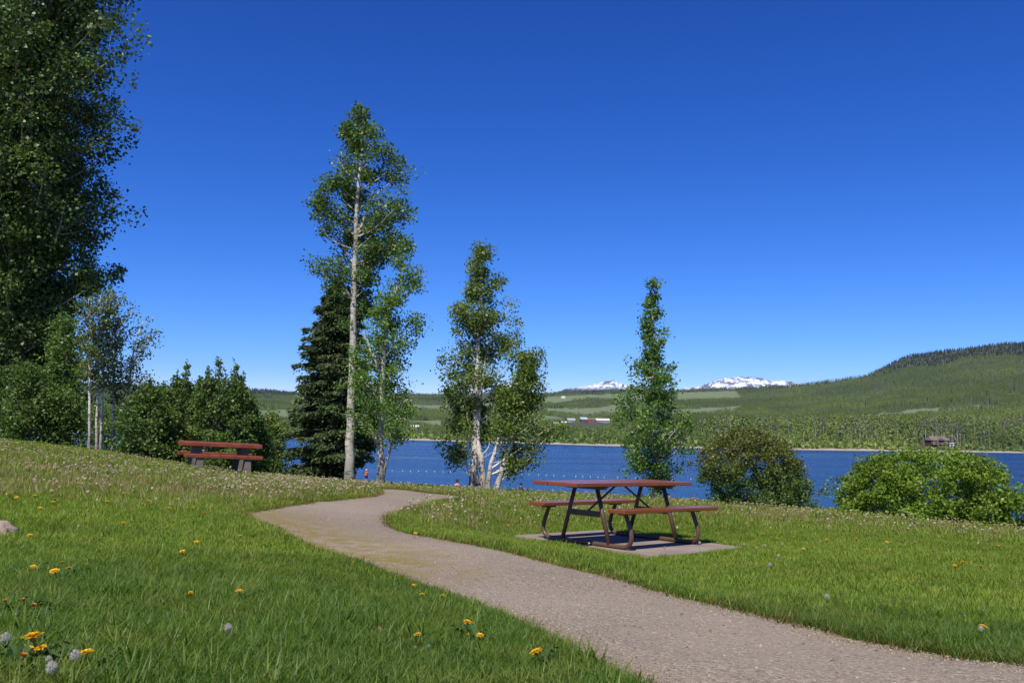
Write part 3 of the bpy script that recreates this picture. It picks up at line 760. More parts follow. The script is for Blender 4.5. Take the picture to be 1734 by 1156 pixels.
tree('birch_tree', 'multi-stemmed birch clump with white trunks at the lake edge', 'tree', 26.0,
     [[(800, 827, .12), (804, 760, .10), (806, 690, .08), (809, 600, .06), (815, 500, .04), (816, 420, .012)], [(820, 826, .11), (814, 780, .09), (809, 735, .075), (812, 690, .05), (820, 620, .03), (840, 540, .015)],
      [(812, 826, .07), (806, 800, .06), (800, 750, .04), (792, 705, .03), (785, 660, .012)], [(803, 790, .03), (785, 765, .022), (772, 745, .008)]],
     [(412, 808, 832), (430, 792, 856), (470, 786, 864), (510, 772, 884), (540, 765, 878), (580, 757, 884), (620, 742, 878), (650, 746, 868), (700, 752, 866), (740, 746, 850), (785, 752, 836)],
     ('birch_bark', 'leaf_birch'), limbs=82, leaves=28000, size=0.074, front=0.5, clump=0.20, seed=9, inner=0.35, clear=[(790, 850, 755, 830, 'all'), (798, 822, 690, 756, 'front'), (806, 816, 560, 640, 'front')])
tree('birch_tree', 'shorter birch leaning away from the white-trunked clump', 'tree', 25.4,
     [[(838, 826, .085), (852, 790, .07), (866, 750, .055), (880, 700, .04), (892, 620, .015)], [(824, 826, .075), (832, 785, .06), (846, 740, .045), (858, 690, .03), (868, 650, .012)]],
     [(595, 886, 914), (630, 862, 930), (660, 852, 922), (700, 850, 936), (740, 848, 940), (775, 858, 926), (795, 868, 902)],
     ('birch_bark', 'leaf_birch'), limbs=52, leaves=20000, size=0.072, front=0.8, clump=0.20, seed=14, inner=0.3, tint0=-0.05, clear=[(815, 858, 735, 830, 'all')])
tree('poplar_tree', 'young pointed poplar behind the near picnic table', 'tree', 23.5,
     [[(1112, 840, .10), (1109, 760, .07), (1107, 660, .045), (1105, 560, .025), (1104, 478, .006)]],
     [(478, 1100, 1109), (500, 1085, 1113), (540, 1086, 1128), (575, 1080, 1138), (602, 1072, 1150), (640, 1056, 1156), (670, 1042, 1166), (700, 1036, 1176), (740, 1030, 1180), (770, 1055, 1170), (800, 1078, 1152), (812, 1085, 1145)],
     ('aspen_bark', 'leaf_bright'), limbs=84, leaves=19000, size=0.068, rise=0.75, front=0.8, clump=0.15, leader=0.22, seed=33, inner=0.3, twigs=4, tint0=-0.05)
tree('aspen_tree', 'huge dark aspen reaching out of the picture at its edge', 'tree', 32.0,
     [[(4, 742, .33), (12, 600, .29), (20, 450, .25), (28, 200, .19), (38, -50, .12), (50, -250, .02)], [(20, 480, .15), (45, 300, .11), (70, 120, .08), (95, -60, .02)]],
     [(-280, 10, 90), (-180, -60, 160), (-60, -110, 205), (0, -130, 214), (60, -150, 218), (120, -150, 226), (178, -150, 230), (215, -150, 204), (260, -150, 190), (330, -150, 188), (400, -150, 174), (450, -150, 168), (520, -140, 148), (560, -130, 124), (600, -120, 90), (650, -110, 70), (690, -80, 40)],
     ('aspen_bark', 'leaf_big'), limbs=320, leaves=190000, size=0.135, rise=0.5, front=0.9, clump=0.40, seed=3, inner=0.2, twigs=8, tint0=-0.02, nside=14)
tree('aspen_tree', 'lighter, shorter aspen crowding against the huge dark one', 'tree', 34.0,
     [[(92, 745, .10), (86, 600, .09), (84, 450, .07), (110, 330, .04), (150, 270, .01)], [(86, 520, .05), (130, 490, .035), (180, 465, .02), (215, 455, .008)]],
     [(275, 140, 200), (310, 120, 214), (350, 100, 212), (390, 100, 216), (430, 90, 205), (460, 90, 224), (500, 70, 170), (560, 50, 140), (620, 30, 140), (665, 25, 120)],
     ('dark_bark', 'leaf_aspen'), limbs=80, leaves=24000, size=0.11, front=0.8, clump=0.32, seed=41, inner=0.4)
for i, (tr, ev, lab) in enumerate([
    ([[(152, 748, 0.0434), (153, 640, 0.0372), (152, 540, 0.0186), (150, 505, 0.0062)]], [(505, 130, 165), (560, 128, 175), (600, 135, 175), (650, 140, 170)], 'thin pale-trunked aspen, leftmost of the spindly group behind the meadow'),
    ([[(164, 752, 0.0434), (166, 640, 0.0341), (168, 560, 0.0186), (170, 500, 0.0062)]], [(500, 160, 185), (540, 155, 195), (600, 155, 190), (660, 158, 185)], 'thin pale-trunked aspen, second of the spindly group behind the meadow'),
    ([[(171, 752, 0.0434), (175, 640, 0.0341), (182, 560, 0.0186), (186, 500, 0.0062)]], [(498, 175, 205), (540, 170, 215), (590, 165, 205), (650, 168, 200)], 'thin pale-trunked aspen standing close beside its twin in the spindly group'),
    ([[(191, 745, 0.0496), (193, 640, 0.0403), (196, 560, 0.0248), (200, 498, 0.0062)]], [(496, 185, 218), (520, 182, 225), (560, 178, 232), (620, 175, 225), (680, 178, 220)], 'tallest of the spindly aspens behind the meadow'),
    ([[(215, 742, 0.0496), (218, 660, 0.0403), (228, 590, 0.0248), (242, 545, 0.0062)], [(224, 610, 0.0186), (250, 580, 0.0093), (266, 568, 0.0031)]], [(540, 232, 252), (570, 225, 266), (600, 205, 255), (640, 195, 258), (690, 195, 245)], 'spindly aspen with a forked leaning top beside the tallest spindly one')]):
    tree('aspen_tree', lab, 'tree', 26.0 + i * 0.4, tr, ev, ('birch_bark', 'leaf_far'), limbs=40, leaves=2700, size=0.075, front=0.8, clump=0.17, seed=50 + i, inner=0.5, bare_to=0.3, group='spindly aspens behind the meadow', nside=7)
for i, (tr, ev, lab, d_, lv) in enumerate([
    ([[(308, 800, .06), (312, 700, .04), (316, 612, .01)], [(290, 800, .05), (286, 720, .03), (281, 648, .01)], [(300, 800, .04), (300, 720, .03), (299, 630, .01)], [(325, 800, .04), (330, 720, .03), (334, 652, .01)]],
     [(645, 300, 322), (660, 285, 330), (680, 276, 340), (710, 270, 346), (760, 264, 350), (795, 264, 350)], 'dense young poplar behind the far picnic table, its left half', 27.5, 11000),
    ([[(372, 802, .06), (372, 700, .04), (370, 605, .01)], [(392, 802, .06), (395, 700, .04), (398, 612, .01)], [(350, 802, .05), (345, 720, .03), (340, 640, .01)], [(358, 802, .05), (355, 720, .03), (352, 622, .01)], [(402, 802, .05), (408, 720, .03), (413, 632, .01)], [(412, 802, .05), (420, 740, .03), (426, 685, .01)]],
     [(640, 352, 400), (660, 340, 414), (690, 332, 422), (720, 330, 428), (760, 330, 432), (797, 330, 432)], 'tall twin-topped poplar thicket behind the far picnic table', 26.8, 16000)]):
    tree('young_poplar', lab, 'tree', d_, tr, ev, ('dark_bark', 'leaf_shrub'), limbs=130, leaves=int(lv * 1.8), size=0.078, rise=1.8, front=1.0, clump=0.15, seed=60 + i, inner=0.2, nside=6, leader=0.4)

tree('young_poplar', 'loose young poplar between the spindly aspens and the twin-topped thicket', 'tree', 28.2,
     [[(232, 792, .05), (233, 720, .03), (232, 655, .01)], [(250, 795, .05), (252, 720, .03), (256, 640, .01)], [(268, 795, .05), (270, 730, .03), (272, 668, .01)]],
     [(665, 235, 262), (690, 225, 278), (720, 218, 284), (760, 215, 288), (790, 215, 288)], ('dark_bark', 'leaf_aspen'), limbs=80, leaves=11000, size=0.078, rise=1.8, front=1.0, clump=0.16, seed=70, inner=0.2, nside=6, leader=0.4)
tree('aspen_tree', 'dark-trunked leafy aspen between the huge aspen and the spindly ones', 'tree', 29.0,
     [[(118, 756, .08), (116, 680, .065), (112, 600, .045), (108, 545, .012)], [(116, 660, .04), (132, 620, .025), (142, 590, .008)]],
     [(540, 95, 122), (580, 85, 145), (620, 80, 152), (660, 82, 150), (700, 88, 142)], ('dark_bark', 'leaf_aspen'), limbs=46, leaves=9000, size=0.085, front=0.8, clump=0.22, seed=72, inner=0.4, nside=7)
# spruce
def spruce():
    R = np.random.default_rng(77); d = 31.0
    env = [(478, 566, 586), (500, 535, 604), (540, 515, 618), (580, 504, 626), (610, 494, 630), (630, 484, 634), (660, 502, 638), (700, 486, 640), (740, 478, 644), (768, 472, 640), (786, 474, 606), (806, 482, 602)]
    E = sorted([(at((a + b) / 2, py, d)[2], at(a, py, d)[0], at(b, py, d)[0]) for py, a, b in env]); ez, el, er = [np.array(c_) for c_ in zip(*E)]
    b0 = at(572, 806, d); g = gz(b0[0], b0[1]); org = np.array([b0[0], b0[1], g])
    root = empty('spruce_tree', tuple(org)); tag(root, 'dark shaggy spruce behind the tall aspen trunk', 'tree')
    top = at(572, 472, d)
    mb = MB().tube([(0, 0, -0.1), (0.02, 0, 3), tuple(top - org)], [0.16, 0.10, 0.01], 8); me = mb.mesh('trunk', M['dark_bark'], True); me.attributes.new('low', 'FLOAT', 'POINT'); link('trunk', me, None, root)
    C, Dv, S = [], [], []; mb = MB()
    n = 430
    for i in range(n):
        z = g + 0.1 + (top[2] - g - 0.15) * ((i + R.random()) / n) ** 1.12; L, Q = np.interp(z, ez, el), np.interp(z, ez, er); xc = org[0] + (top[0] - org[0]) * (z - g) / (top[2] - g)
        phi = R.random() * 6.283; side = (Q - xc) if math.cos(phi) > 0 else (xc - L); Ry = (Q - L) / 2
        reach = R.choice([1, 1, 0.8, 0.6]) * max(0.1, 1 / math.sqrt((math.cos(phi) / max(side, .08)) ** 2 + (math.sin(phi) / max(Ry, .08)) ** 2) * R.uniform(0.68, 1.05))
        h = np.array([math.cos(phi), math.sin(phi), 0]); s0 = np.array([xc, org[1], z + 0.22 * reach])
        P = np.array(smooth_path([s0, s0 + h * reach * 0.55 + np.array([0, 0, -0.16 * reach]), s0 + h * reach + np.array([0, 0, -0.22 * reach])], 5))
        mb.tube([p - org for p in P], list(np.linspace(0.02, 0.004, len(P))), 3, False)
        m_ = int(70 + 190 * reach); t = R.uniform(0.12, 1, m_); idx = np.clip(t * (len(P) - 1), 0, len(P) - 1.001); k = idx.astype(int); p = P[k] * (1 - (idx - k))[:, None] + P[k + 1] * (idx - k)[:, None]
        lat = np.array([-h[1], h[0], 0]); off = R.normal(size=m_) * 0.20 * reach * (1.1 - 0.6 * t)
        p = p + lat * off[:, None] + np.array([0, 0, -1.0]) * (np.abs(R.normal(size=m_)) * 0.10)[:, None]
        dr = h * 0.8 + lat * np.sign(off)[:, None] * 0.6 + np.array([0, 0, -0.35]) + R.normal(size=(m_, 3)) * 0.3
        C.append(p); Dv.append(dr / np.linalg.norm(dr, axis=1)[:, None]); S.append(np.clip(R.normal(0.35, 0.15) + R.normal(size=m_) * 0.15 + 0.3 * (t > 0.85), 0, 1))
    me = mb.mesh('branches', M['dark_bark'], True); me.attributes.new('low', 'FLOAT', 'POINT'); link('branches', me, None, root)
    C, Dv, S = np.concatenate(C), np.concatenate(Dv), np.concatenate(S); n = len(C)
    C[:, 2] = np.maximum(C[:, 2], ground_z(C[:, 0], C[:, 1]) + 0.05)
    sd_ = np.cross(Dv, R.normal(size=(n, 3))); sd_ /= np.linalg.norm(sd_, axis=1)[:, None]
    ln = R.uniform(0.10, 0.22, n)[:, None]; wd = R.uniform(0.016, 0.034, n)[:, None]
    V = np.stack([C - Dv * ln * .5, C - sd_ * wd, C + Dv * ln * .5, C + sd_ * wd], 1).reshape(-1, 3) - org
    tag(link('crown', mesh_np('crown', V, np.arange(4 * n).reshape(n, 4), M['needle'], False, {'tint': ('FACE', S)}), None, root), kind='stuff')
spruce()

bush('shrub', 'olive-brown rounded shrub at the lake edge behind the near picnic table', 21.5,
     [(728, 1245, 1300), (742, 1222, 1318), (760, 1198, 1345), (790, 1186, 1366), (820, 1190, 1376), (850, 1205, 1378), (866, 1235, 1376)], 'leaf_shrub', 44000, 0.048, 0.85, 81, top='leaf_olive', clumps=420, sg=0.115, fill=0.3, lump=0.22)
bush('shrub', 'broad lime-green shrub on the lake bank at the picture edge', 19.0,
     [(768, 1530, 1640), (782, 1478, 1690), (800, 1452, 1718), (830, 1428, 1728), (860, 1416, 1730), (880, 1420, 1728), (892, 1500, 1726)], 'leaf_lime', 46000, 0.060, 0.6, 82, clumps=480, sg=0.115, fill=0.28, lump=0.2)
BG_B = 'bushes along the back of the meadow'
bush('shrub', 'dark round shrub behind the end of the far picnic table', 27.5, [(690, 400, 430), (715, 395, 445), (745, 390, 458), (780, 388, 464), (800, 388, 464)], 'leaf_shrub', 9000, 0.08, 0.8, 83, clumps=130, sg=0.2, group=BG_B)
bush('shrub', 'small yellow-green shrub between the dark shrub and the spruce', 33.0, [(700, 452, 468), (730, 448, 482), (760, 446, 490), (795, 446, 492)], 'leaf_birch', 5000, 0.08, 0.8, 84, clumps=80, sg=0.18, group=BG_B)
bush('shrub', 'leafy thicket below the spindly aspens, next to the poplars', 26.5, [(655, 240, 262), (690, 215, 280), (720, 200, 290), (755, 195, 296), (778, 195, 296)], 'leaf_shrub', 9000, 0.08, 0.8, 85, clumps=140, sg=0.2, group=BG_B)
bush('shrub', 'low dark thicket between the huge aspen and the spindly trunks', 27.0, [(665, 90, 120), (690, 75, 140), (720, 68, 150), (752, 66, 152)], 'leaf_shrub', 7000, 0.08, 0.8, 86, clumps=110, sg=0.2, group=BG_B)
bush('shrub', 'brighter thicket at the foot of the huge dark aspen', 26.5, [(615, 20, 60), (650, 10, 85), (690, 5, 95), (730, 5, 95), (748, 5, 95)], 'leaf_shrub', 9000, 0.08, 0.8, 87, clumps=120, sg=0.2, group=BG_B)
bush('shrub', 'thicket filling the picture edge behind the huge aspen trunk', 28.0, [(620, -90, -20), (660, -110, 20), (700, -110, 26), (745, -110, 26)], 'leaf_shrub', 7000, 0.08, 0.8, 88, clumps=110, sg=0.2, group=BG_B)
bush('shrub', 'low pale thicket seen between the spindly pale trunks', 46.0, [(690, 150, 200), (715, 140, 215), (750, 135, 220)], 'leaf_aspen', 6000, 0.1, 0.8, 89, clumps=90, sg=0.25, group=BG_B)

# ------------------------------------------------------------------ near picnic table on its slab
q = NT('red_stain'); v = q.obj()
gr = q.noise(q.scale(v, (1.2, 26, 26)), 2.2, 6); bl = q.noise(v, 3.0, 4)
c = q.mix(q.ramp(gr, [(0.3, 0.0), (0.7, 1.0)]), (0.145, 0.037, 0.009), (0.270, 0.072, 0.017))
c = q.mix(q.ramp(bl, [(0.5, 0.0), (0.75, 0.5)]), c, (0.16, 0.060, 0.030))
M['red_wood'] = q.done(q.bsdf(c, q.ramp(bl, [(0.3, 0.20), (0.7, 0.38)]), q.bump(gr, 0.25, 0.004)))
M['bright_wood'] = plain('bright_red_stain', (0.20, 0.046, 0.018), 0.5, 0.3, 6, 0.1)
M['brown_paint'] = plain('brown_paint', (0.105, 0.054, 0.034), 0.42, 0.12, 12, 0.05)
q = NT('concrete'); v = q.pos()
n = q.noise(v, 2.5, 6); f_ = q.noise(v, 60, 4)
c = q.mix(q.ramp(n, [(0.3, 0.0), (0.7, 1.0)]), (0.19, 0.148, 0.115), (0.29, 0.228, 0.178)); c = q.mix(q.ramp(f_, [(0.45, 0.0), (0.7, 0.35)]), c, (0.17, 0.14, 0.12))
M['concrete'] = q.done(q.bsdf(c, 0.92, q.bump(f_, 0.4, 0.006)))
q = NT('cast_concrete'); v = q.obj(); n = q.noise(v, 5, 6)
M['cast_concrete'] = q.done(q.bsdf(q.mix(q.ramp(n, [(0.3, 0.0), (0.7, 1.0)]), (0.105, 0.085, 0.072), (0.17, 0.138, 0.118)), 0.9, q.bump(q.noise(v, 40, 4), 0.3, 0.006)))

nrm = Vector((-TSX, -TSY, 1)).normalized()
def tilted(nrm, yaw, loc):
    zx = Vector(nrm).normalized(); xx = Vector((math.cos(yaw), math.sin(yaw), 0)); xx = (xx - zx * xx.dot(zx)).normalized(); yy = zx.cross(xx)
    return Matrix(((xx.x, yy.x, zx.x, loc[0]), (xx.y, yy.y, zx.y, loc[1]), (xx.z, yy.z, zx.z, loc[2]), (0, 0, 0, 1)))
MT = tilted(nrm, TYAW, (TX, TY, TZ))
root = empty('concrete_pad'); root.matrix_world = MT; tag(root, 'flat concrete pad under the near picnic table', 'concrete pad')
MB().box(-0.94, -0.700, -1.22, 1.22, -0.14, -0.018, 0.008).build('slab_strip', M['concrete'], root)
MB().box(-0.695, 1.02, -1.22, 1.22, -0.14, 0.0, 0.008).build('slab_panel', M['concrete'], root)

table = empty('picnic_table'); table.matrix_world = MT
tag(table, 'red-topped picnic table with brown tubular steel frame on a concrete pad beside the path', 'picnic table')
for k in range(3):
    b = -0.253 + 0.253 * k
    MB().box(-1.17 + 0.006 * (k % 2), 1.0 - 0.004 * (k % 2), b - 0.123, b + 0.123, 0.716, 0.760, 0.006).build('top_board', M['red_wood'], table)
for s in (-1, 1):
    MB().box(-0.82, 0.985, s * 0.681 - 0.132, s * 0.681 + 0.132, 0.427, 0.470, 0.006).build('bench_board', M['red_wood'], table)
for a in (-0.62, 0.64):
    half = [(0.645, 0.425), (0.695, 0.32), (0.735, 0.22), (0.748, 0.14), (0.725, 0.075), (0.665, 0.036), (0.58, 0.027), (0.3, 0.027)]
    P = [(a, b, z) for b, z in half] + [(a, -b, z) for b, z in reversed(half)]
    fr = MB().tube([tuple(p) for p in smooth_path(P, 4)], 0.0265, 12).build('base_tube', M['brown_paint'], table, True)
    for s in (-1, 1):
        MB().tube([(a, s * 0.40, 0.03), (a, s * 0.185, 0.70)], 0.0265, 12).build('leg', M['brown_paint'], table, True)
        MB().box(a - 0.09, a + 0.09, s * 0.66 - 0.045, s * 0.66 + 0.045, 0.405, 0.4265, 0.004).build('bench_bracket', M['brown_paint'], table)
    MB().box(a - 0.012, a + 0.012, -0.30, 0.30, 0.345, 0.415, 0.003).build('cross_bar', M['brown_paint'], table)
    v = [(a - .03, -.36, .7155), (a + .03, -.36, .7155), (a + .03, .36, .7155), (a - .03, .36, .7155), (a - .03, -.30, .675), (a + .03, -.30, .675), (a + .03, .30, .675), (a - .03, .30, .675)]
    link('top_channel', mesh('top_channel', v, [(3, 2, 1, 0), (4, 5, 6, 7), (0, 1, 5, 4), (1, 2, 6, 5), (2, 3, 7, 6), (3, 0, 4, 7)], M['brown_paint']), None, table)
    s = 1 if a > 0 else -1
    MB().tube([(a - s * 0.01, 0, 0.385), (s * 0.08, 0, 0.705)], 0.014, 8).build('diagonal_brace', M['brown_paint'], table, True)

# ------------------------------------------------------------------ far picnic table with concrete supports
p0 = hit(369, 800); e_ = 0.8
sx = (gz(p0[0] + e_, p0[1]) - gz(p0[0] - e_, p0[1])) / (2 * e_)
t2 = empty('picnic_table'); t2.matrix_world = tilted((-sx * 0.35, 0.0, 1), 0.47, (p0[0], p0[1], p0[2] - 0.01))
tag(t2, 'red-planked picnic table on cast concrete supports in the meadow before the poplars', 'picnic table')
for k in range(3): MB().box(-1.0, 1.0, -0.405 + 0.27 * k, -0.139 + 0.27 * k, 0.67, 0.785, 0.02).build('top_board', M['bright_wood'], t2)
for s in (-1, 1): MB().box(-0.95, 0.95, s * 0.70 - 0.14, s * 0.70 + 0.14, 0.405, 0.50, 0.015).build('bench_board', M['bright_wood'], t2)
def prism(b0, b1, t0, t1, z0, z1, a0, a1):
    v = [(a0, b0, z0), (a1, b0, z0), (a1, b1, z0), (a0, b1, z0), (a0 + .02, t0, z1), (a1 - .02, t0, z1), (a1 - .02, t1, z1), (a0 + .02, t1, z1)]
    return v, [(3, 2, 1, 0), (4, 5, 6, 7), (0, 1, 5, 4), (1, 2, 6, 5), (2, 3, 7, 6), (3, 0, 4, 7)]
for a in (-0.58, 0.58):
    sp = link('support', mesh('support', *prism(-0.30, 0.30, -0.22, 0.22, 0.10, 0.668, a - 0.12, a + 0.12), M['cast_concrete']), None, t2)
    link('foot', mesh('foot', *prism(-0.86, 0.86, -0.80, 0.80, -0.1, 0.097, a - 0.11, a + 0.11), M['cast_concrete']), None, sp)
    for s in (-1, 1):
        link('bench_post', mesh('bench_post', *prism(s * 0.70 - 0.15, s * 0.70 + 0.15, s * 0.70 - 0.10, s * 0.70 + 0.10, 0.098, 0.403, a - 0.09, a + 0.09), M['cast_concrete']), None, sp)

# ------------------------------------------------------------------ stump, boulder
p = hit(609, 820)
q = NT('cut_wood'); v = q.obj(); M['cut_wood'] = q.done(q.bsdf(q.ramp(q.noise(v, 12, 4), [(0.3, (0.36, 0.23, 0.09)), (0.7, (0.52, 0.36, 0.16))]), 0.8))
st = empty('tree_stump', tuple(p)); tag(st, 'low cut tree stump with pale yellow top beside the tall aspen', 'stump')
mb = MB(); ring = 14
for z, r_ in ((-0.08, 0.24), (0.05, 0.21), (0.10, 0.20)): mb.v += [(r_ * (1 + 0.08 * math.sin(3 * k + z * 9)) * math.cos(6.283 * k / ring), r_ * math.sin(6.283 * k / ring), z) for k in range(ring)]
mb.f = [(j * ring + k, j * ring + (k + 1) % ring, (j + 1) * ring + (k + 1) % ring, (j + 1) * ring + k) for j in range(2) for k in range(ring)]
me = mb.mesh('bark', M['dark_bark']); me.attributes.new('low', 'FLOAT', 'POINT'); link('bark', me, None, st)
MB().tube([(0, 0, 0.095), (0, 0, 0.112)], [0.198, 0.195], 18).build('cut_face', M['cut_wood'], st)

p = hit(-4, 908)
M['rock'] = plain('rock', (0.36, 0.25, 0.19), 0.9, 0.3, 9, 0.6)
bm = bmesh.new(); bmesh.ops.create_icosphere(bm, subdivisions=4, radius=1)
for q_ in bm.verts:
    n = mnoise.fractal(q_.co * 1.3 + Vector((3, 1, 7)), 0.6, 2.0, 4); q_.co *= 1 + 0.22 * n; q_.co.x *= 0.34; q_.co.y *= 0.24; q_.co.z *= 0.14
me = bpy.data.meshes.new('boulder'); bm.to_mesh(me); bm.free(); me.polygons.foreach_set('use_smooth', np.ones(len(me.polygons), bool))
o = link('boulder', me, M['rock']); o.location = (p[0] - 0.25, p[1] + 0.1, p[2] - 0.03); tag(o, 'pinkish boulder half sunk in the grass at the picture edge', 'boulder')

# ------------------------------------------------------------------ grass, seed heads, stones
def grass_mat(name, dark, light, dry, dryness=0.2, trans=0.35):
    q = NT(name); r = q.rand()
    c = q.ramp(r, [(0.0, dark), (1.0 - dryness, light), (1.0, dry)])
    n = q.noise(q.pos(), 0.55, 4); c = q.mix(q.ramp(n, [(0.4, 0.0), (0.62, 0.55)]), c, tuple(x * 0.6 for x in light))
    n2 = q.noise(q.pos(), 2.3, 3); c = q.mix(q.ramp(n2, [(0.5, 0.0), (0.75, 0.45)]), c, dry)
    p = q.bsdf(c, 0.5, Specular_IOR_Level=0.35)
    tr = q.n('ShaderNodeBsdfTranslucent', {'Color': q.mix(1.0, c, (1.2, 1.35, 0.5), 'MULTIPLY')}).outputs[0]
    return q.done(q.n('ShaderNodeMixShader', {0: trans, 1: p, 2: tr}).outputs[0])
M['grass'] = grass_mat('grass', (0.052, 0.108, 0.010), (0.140, 0.235, 0.025), (0.26, 0.27, 0.05), 0.15, 0.42)
M['meadow'] = grass_mat('meadow_grass', (0.130, 0.210, 0.014), (0.225, 0.325, 0.026), (0.34, 0.31, 0.06), 0.22, 0.42)
M['dry'] = grass_mat('dry_grass', (0.21, 0.19, 0.055), (0.36, 0.30, 0.11), (0.46, 0.38, 0.18), 0.3)
M['edge'] = grass_mat('edge_grass', (0.11, 0.115, 0.020), (0.18, 0.16, 0.035), (0.26, 0.18, 0.05), 0.3)

def tuft(k, n, h0, h1, wd, spread, lean, mat):
    R = np.random.default_rng(400 + k); v, f = [], []
    for i in range(n):
        a = R.random() * 6.283; b = R.random() * 6.283; r_ = spread * math.sqrt(R.random()); x, y = r_ * math.cos(a), r_ * math.sin(a)
        h = R.uniform(h0, h1); ln = lean * R.uniform(0.2, 1.3) * h; dx, dy = math.cos(b) * ln, math.sin(b) * ln
        sx_, sy_ = -math.sin(b + R.normal() * 0.5), math.cos(b + R.normal() * 0.5); w_ = wd * R.uniform(0.6, 1.25); o = len(v)
        for t, ww in ((0, 0.8), (0.4, 1.0), (0.75, 0.7)):
            px_, py_, pz_ = x + dx * t * t, y + dy * t * t, h * (t - 0.18 * lean * t * t)
            v += [(px_ - sx_ * w_ * ww / 2, py_ - sy_ * w_ * ww / 2, pz_ - 0.01), (px_ + sx_ * w_ * ww / 2, py_ + sy_ * w_ * ww / 2, pz_ - 0.01)]
        v.append((x + dx, y + dy, h * (1 - 0.22 * lean)))
        f += [(o, o + 1, o + 3, o + 2), (o + 2, o + 3, o + 5, o + 4), (o + 4, o + 5, o + 6)]
    return mesh('tuft', v, f, M[mat])
def sample(n, r0, r1, a0=-0.84, a1=0.84):
    r = np.sqrt(rng.uniform(r0 * r0, r1 * r1, n)); a = rng.uniform(a0, a1, n); return r * np.sin(a), r * np.cos(a)
def bumpz(x, y): return path_z(x, y)
def off_path(x, y, grow=0.0):
    ins = in_poly(x, y, PATH); d_ = poly_dist(x, y, PATH)[0]
    wob = (fbm(x * 3.1, y * 3.1, 3) - 0.47) * 0.16 * np.clip(np.hypot(x, y) / 6, 0.6, 1.4)
    return (~ins | (d_ < 0.02 + grow + wob)) & ~in_poly(x, y, SLAB), d_, ins
def dryness(x, y):
    r = np.hypot(x, y); k = np.clip((r - 9.0 - 4.0 * np.clip((x + 1.5) / 3, 0, 1)) / 5.5, 0, 1)
    green_far = np.clip((r - 27) / 4, 0, 1) * (x < 0)
    return np.clip(k * (0.35 + 1.25 * (fbm(x * 0.55 + 4, y * 0.35, 3))) - 0.1, 0, 1) * (1 - 0.8 * green_far)

def grass_layer(nm, n, r0, r1, src, label, lo, hi, keepfn=None, tilt=0.12, grow=-0.06):
    x, y = sample(n, r0, r1); ok, d_, ins = off_path(x, y, grow)
    if keepfn is not None: ok &= keepfn(x, y, d_, ins)
    x, y = x[ok], y[ok]; k = len(x)
    rot = np.stack([rng.normal(size=k) * tilt, rng.normal(size=k) * tilt, rng.random(k) * 6.283], 1)
    patch = 0.72 + 0.65 * fbm(x * 1.7 + 8, y * 1.7, 3)
    s = rng.uniform(lo, hi, k) * patch * (np.interp(np.hypot(x, y), [14, 20], [1.0, 0.5]) if nm == 'dry_grass' else 1.0)
    return scatter(nm, np.stack([x, y, bumpz(x, y)], 1), rot, np.stack([s ** 0.5, s ** 0.5, s], 1), src, label, 'grass')
G_NEAR = [tuft(k, 18, 0.020, 0.062, 0.0036, 0.045, 0.85, 'grass') for k in range(7)] + [tuft(20 + k, 7, 0.05, 0.10, 0.0048, 0.03, 1.0, 'grass') for k in range(1)]
G_MID = [tuft(30 + k, 18, 0.025, 0.07, 0.0058, 0.07, 0.8, 'meadow') for k in range(5)]
G_FAR = [tuft(40 + k, 16, 0.05, 0.12, 0.011, 0.12, 0.6, 'meadow') for k in range(4)]
G_DRY = [tuft(50 + k, 13, 0.06, 0.17, 0.0065, 0.08, 0.55, 'dry') for k in range(5)]
G_EDGE = [tuft(60 + k, 14, 0.015, 0.05, 0.0048, 0.06, 0.9, 'edge') for k in range(4)]
nearleft = lambda x, y: np.clip((x * 0.55 + 0.1 * y) < 1.0, 0, 1)
grass_layer('grass', 148000, 0.7, 6.5, G_NEAR, 'lush green lawn grass beside the gravel path', 0.6, 1.1)
grass_layer('meadow_grass', 134000, 5.5, 16, G_MID, 'yellow-green meadow grass round the near picnic table', 0.7, 1.25, lambda x, y, d_, i: rng.random(len(x)) > 0.75 * dryness(x, y))
grass_layer('far_grass', 105000, 14, 62, G_FAR, 'meadow grass on the bank down to the lake', 0.7, 1.3, lambda x, y, d_, i: (rng.random(len(x)) > 0.55 * dryness(x, y)) & (rng.random(len(x)) < np.clip(26 / np.hypot(x, y), 0, 1) ** 1.5) & (ground_z(x, y) > 0.3), grow=0.0)
grass_layer('dry_grass', 104000, 8, 30, G_DRY, 'tan seeding grass across the back of the meadow', 0.6, 1.2, lambda x, y, d_, i: rng.random(len(x)) < 0.62 * dryness(x, y) * np.clip(d_ / 0.6, 0.15, 1), grow=-0.1)
grass_layer('edge_grass', 205000, 1.4, 20, G_EDGE, 'short yellowed grass fringing the gravel path', 0.7, 1.3, lambda x, y, d_, i: (d_ < np.where(i, 0.06, 0.20) * np.clip(np.hypot(x, y) / 5, 0.7, 1.6) * (0.4 + 1.2 * rng.random(len(x)))) & ~((~i) & (x < 0.35 * y - 0.6) & (np.hypot(x, y) < 6)), grow=0.03)

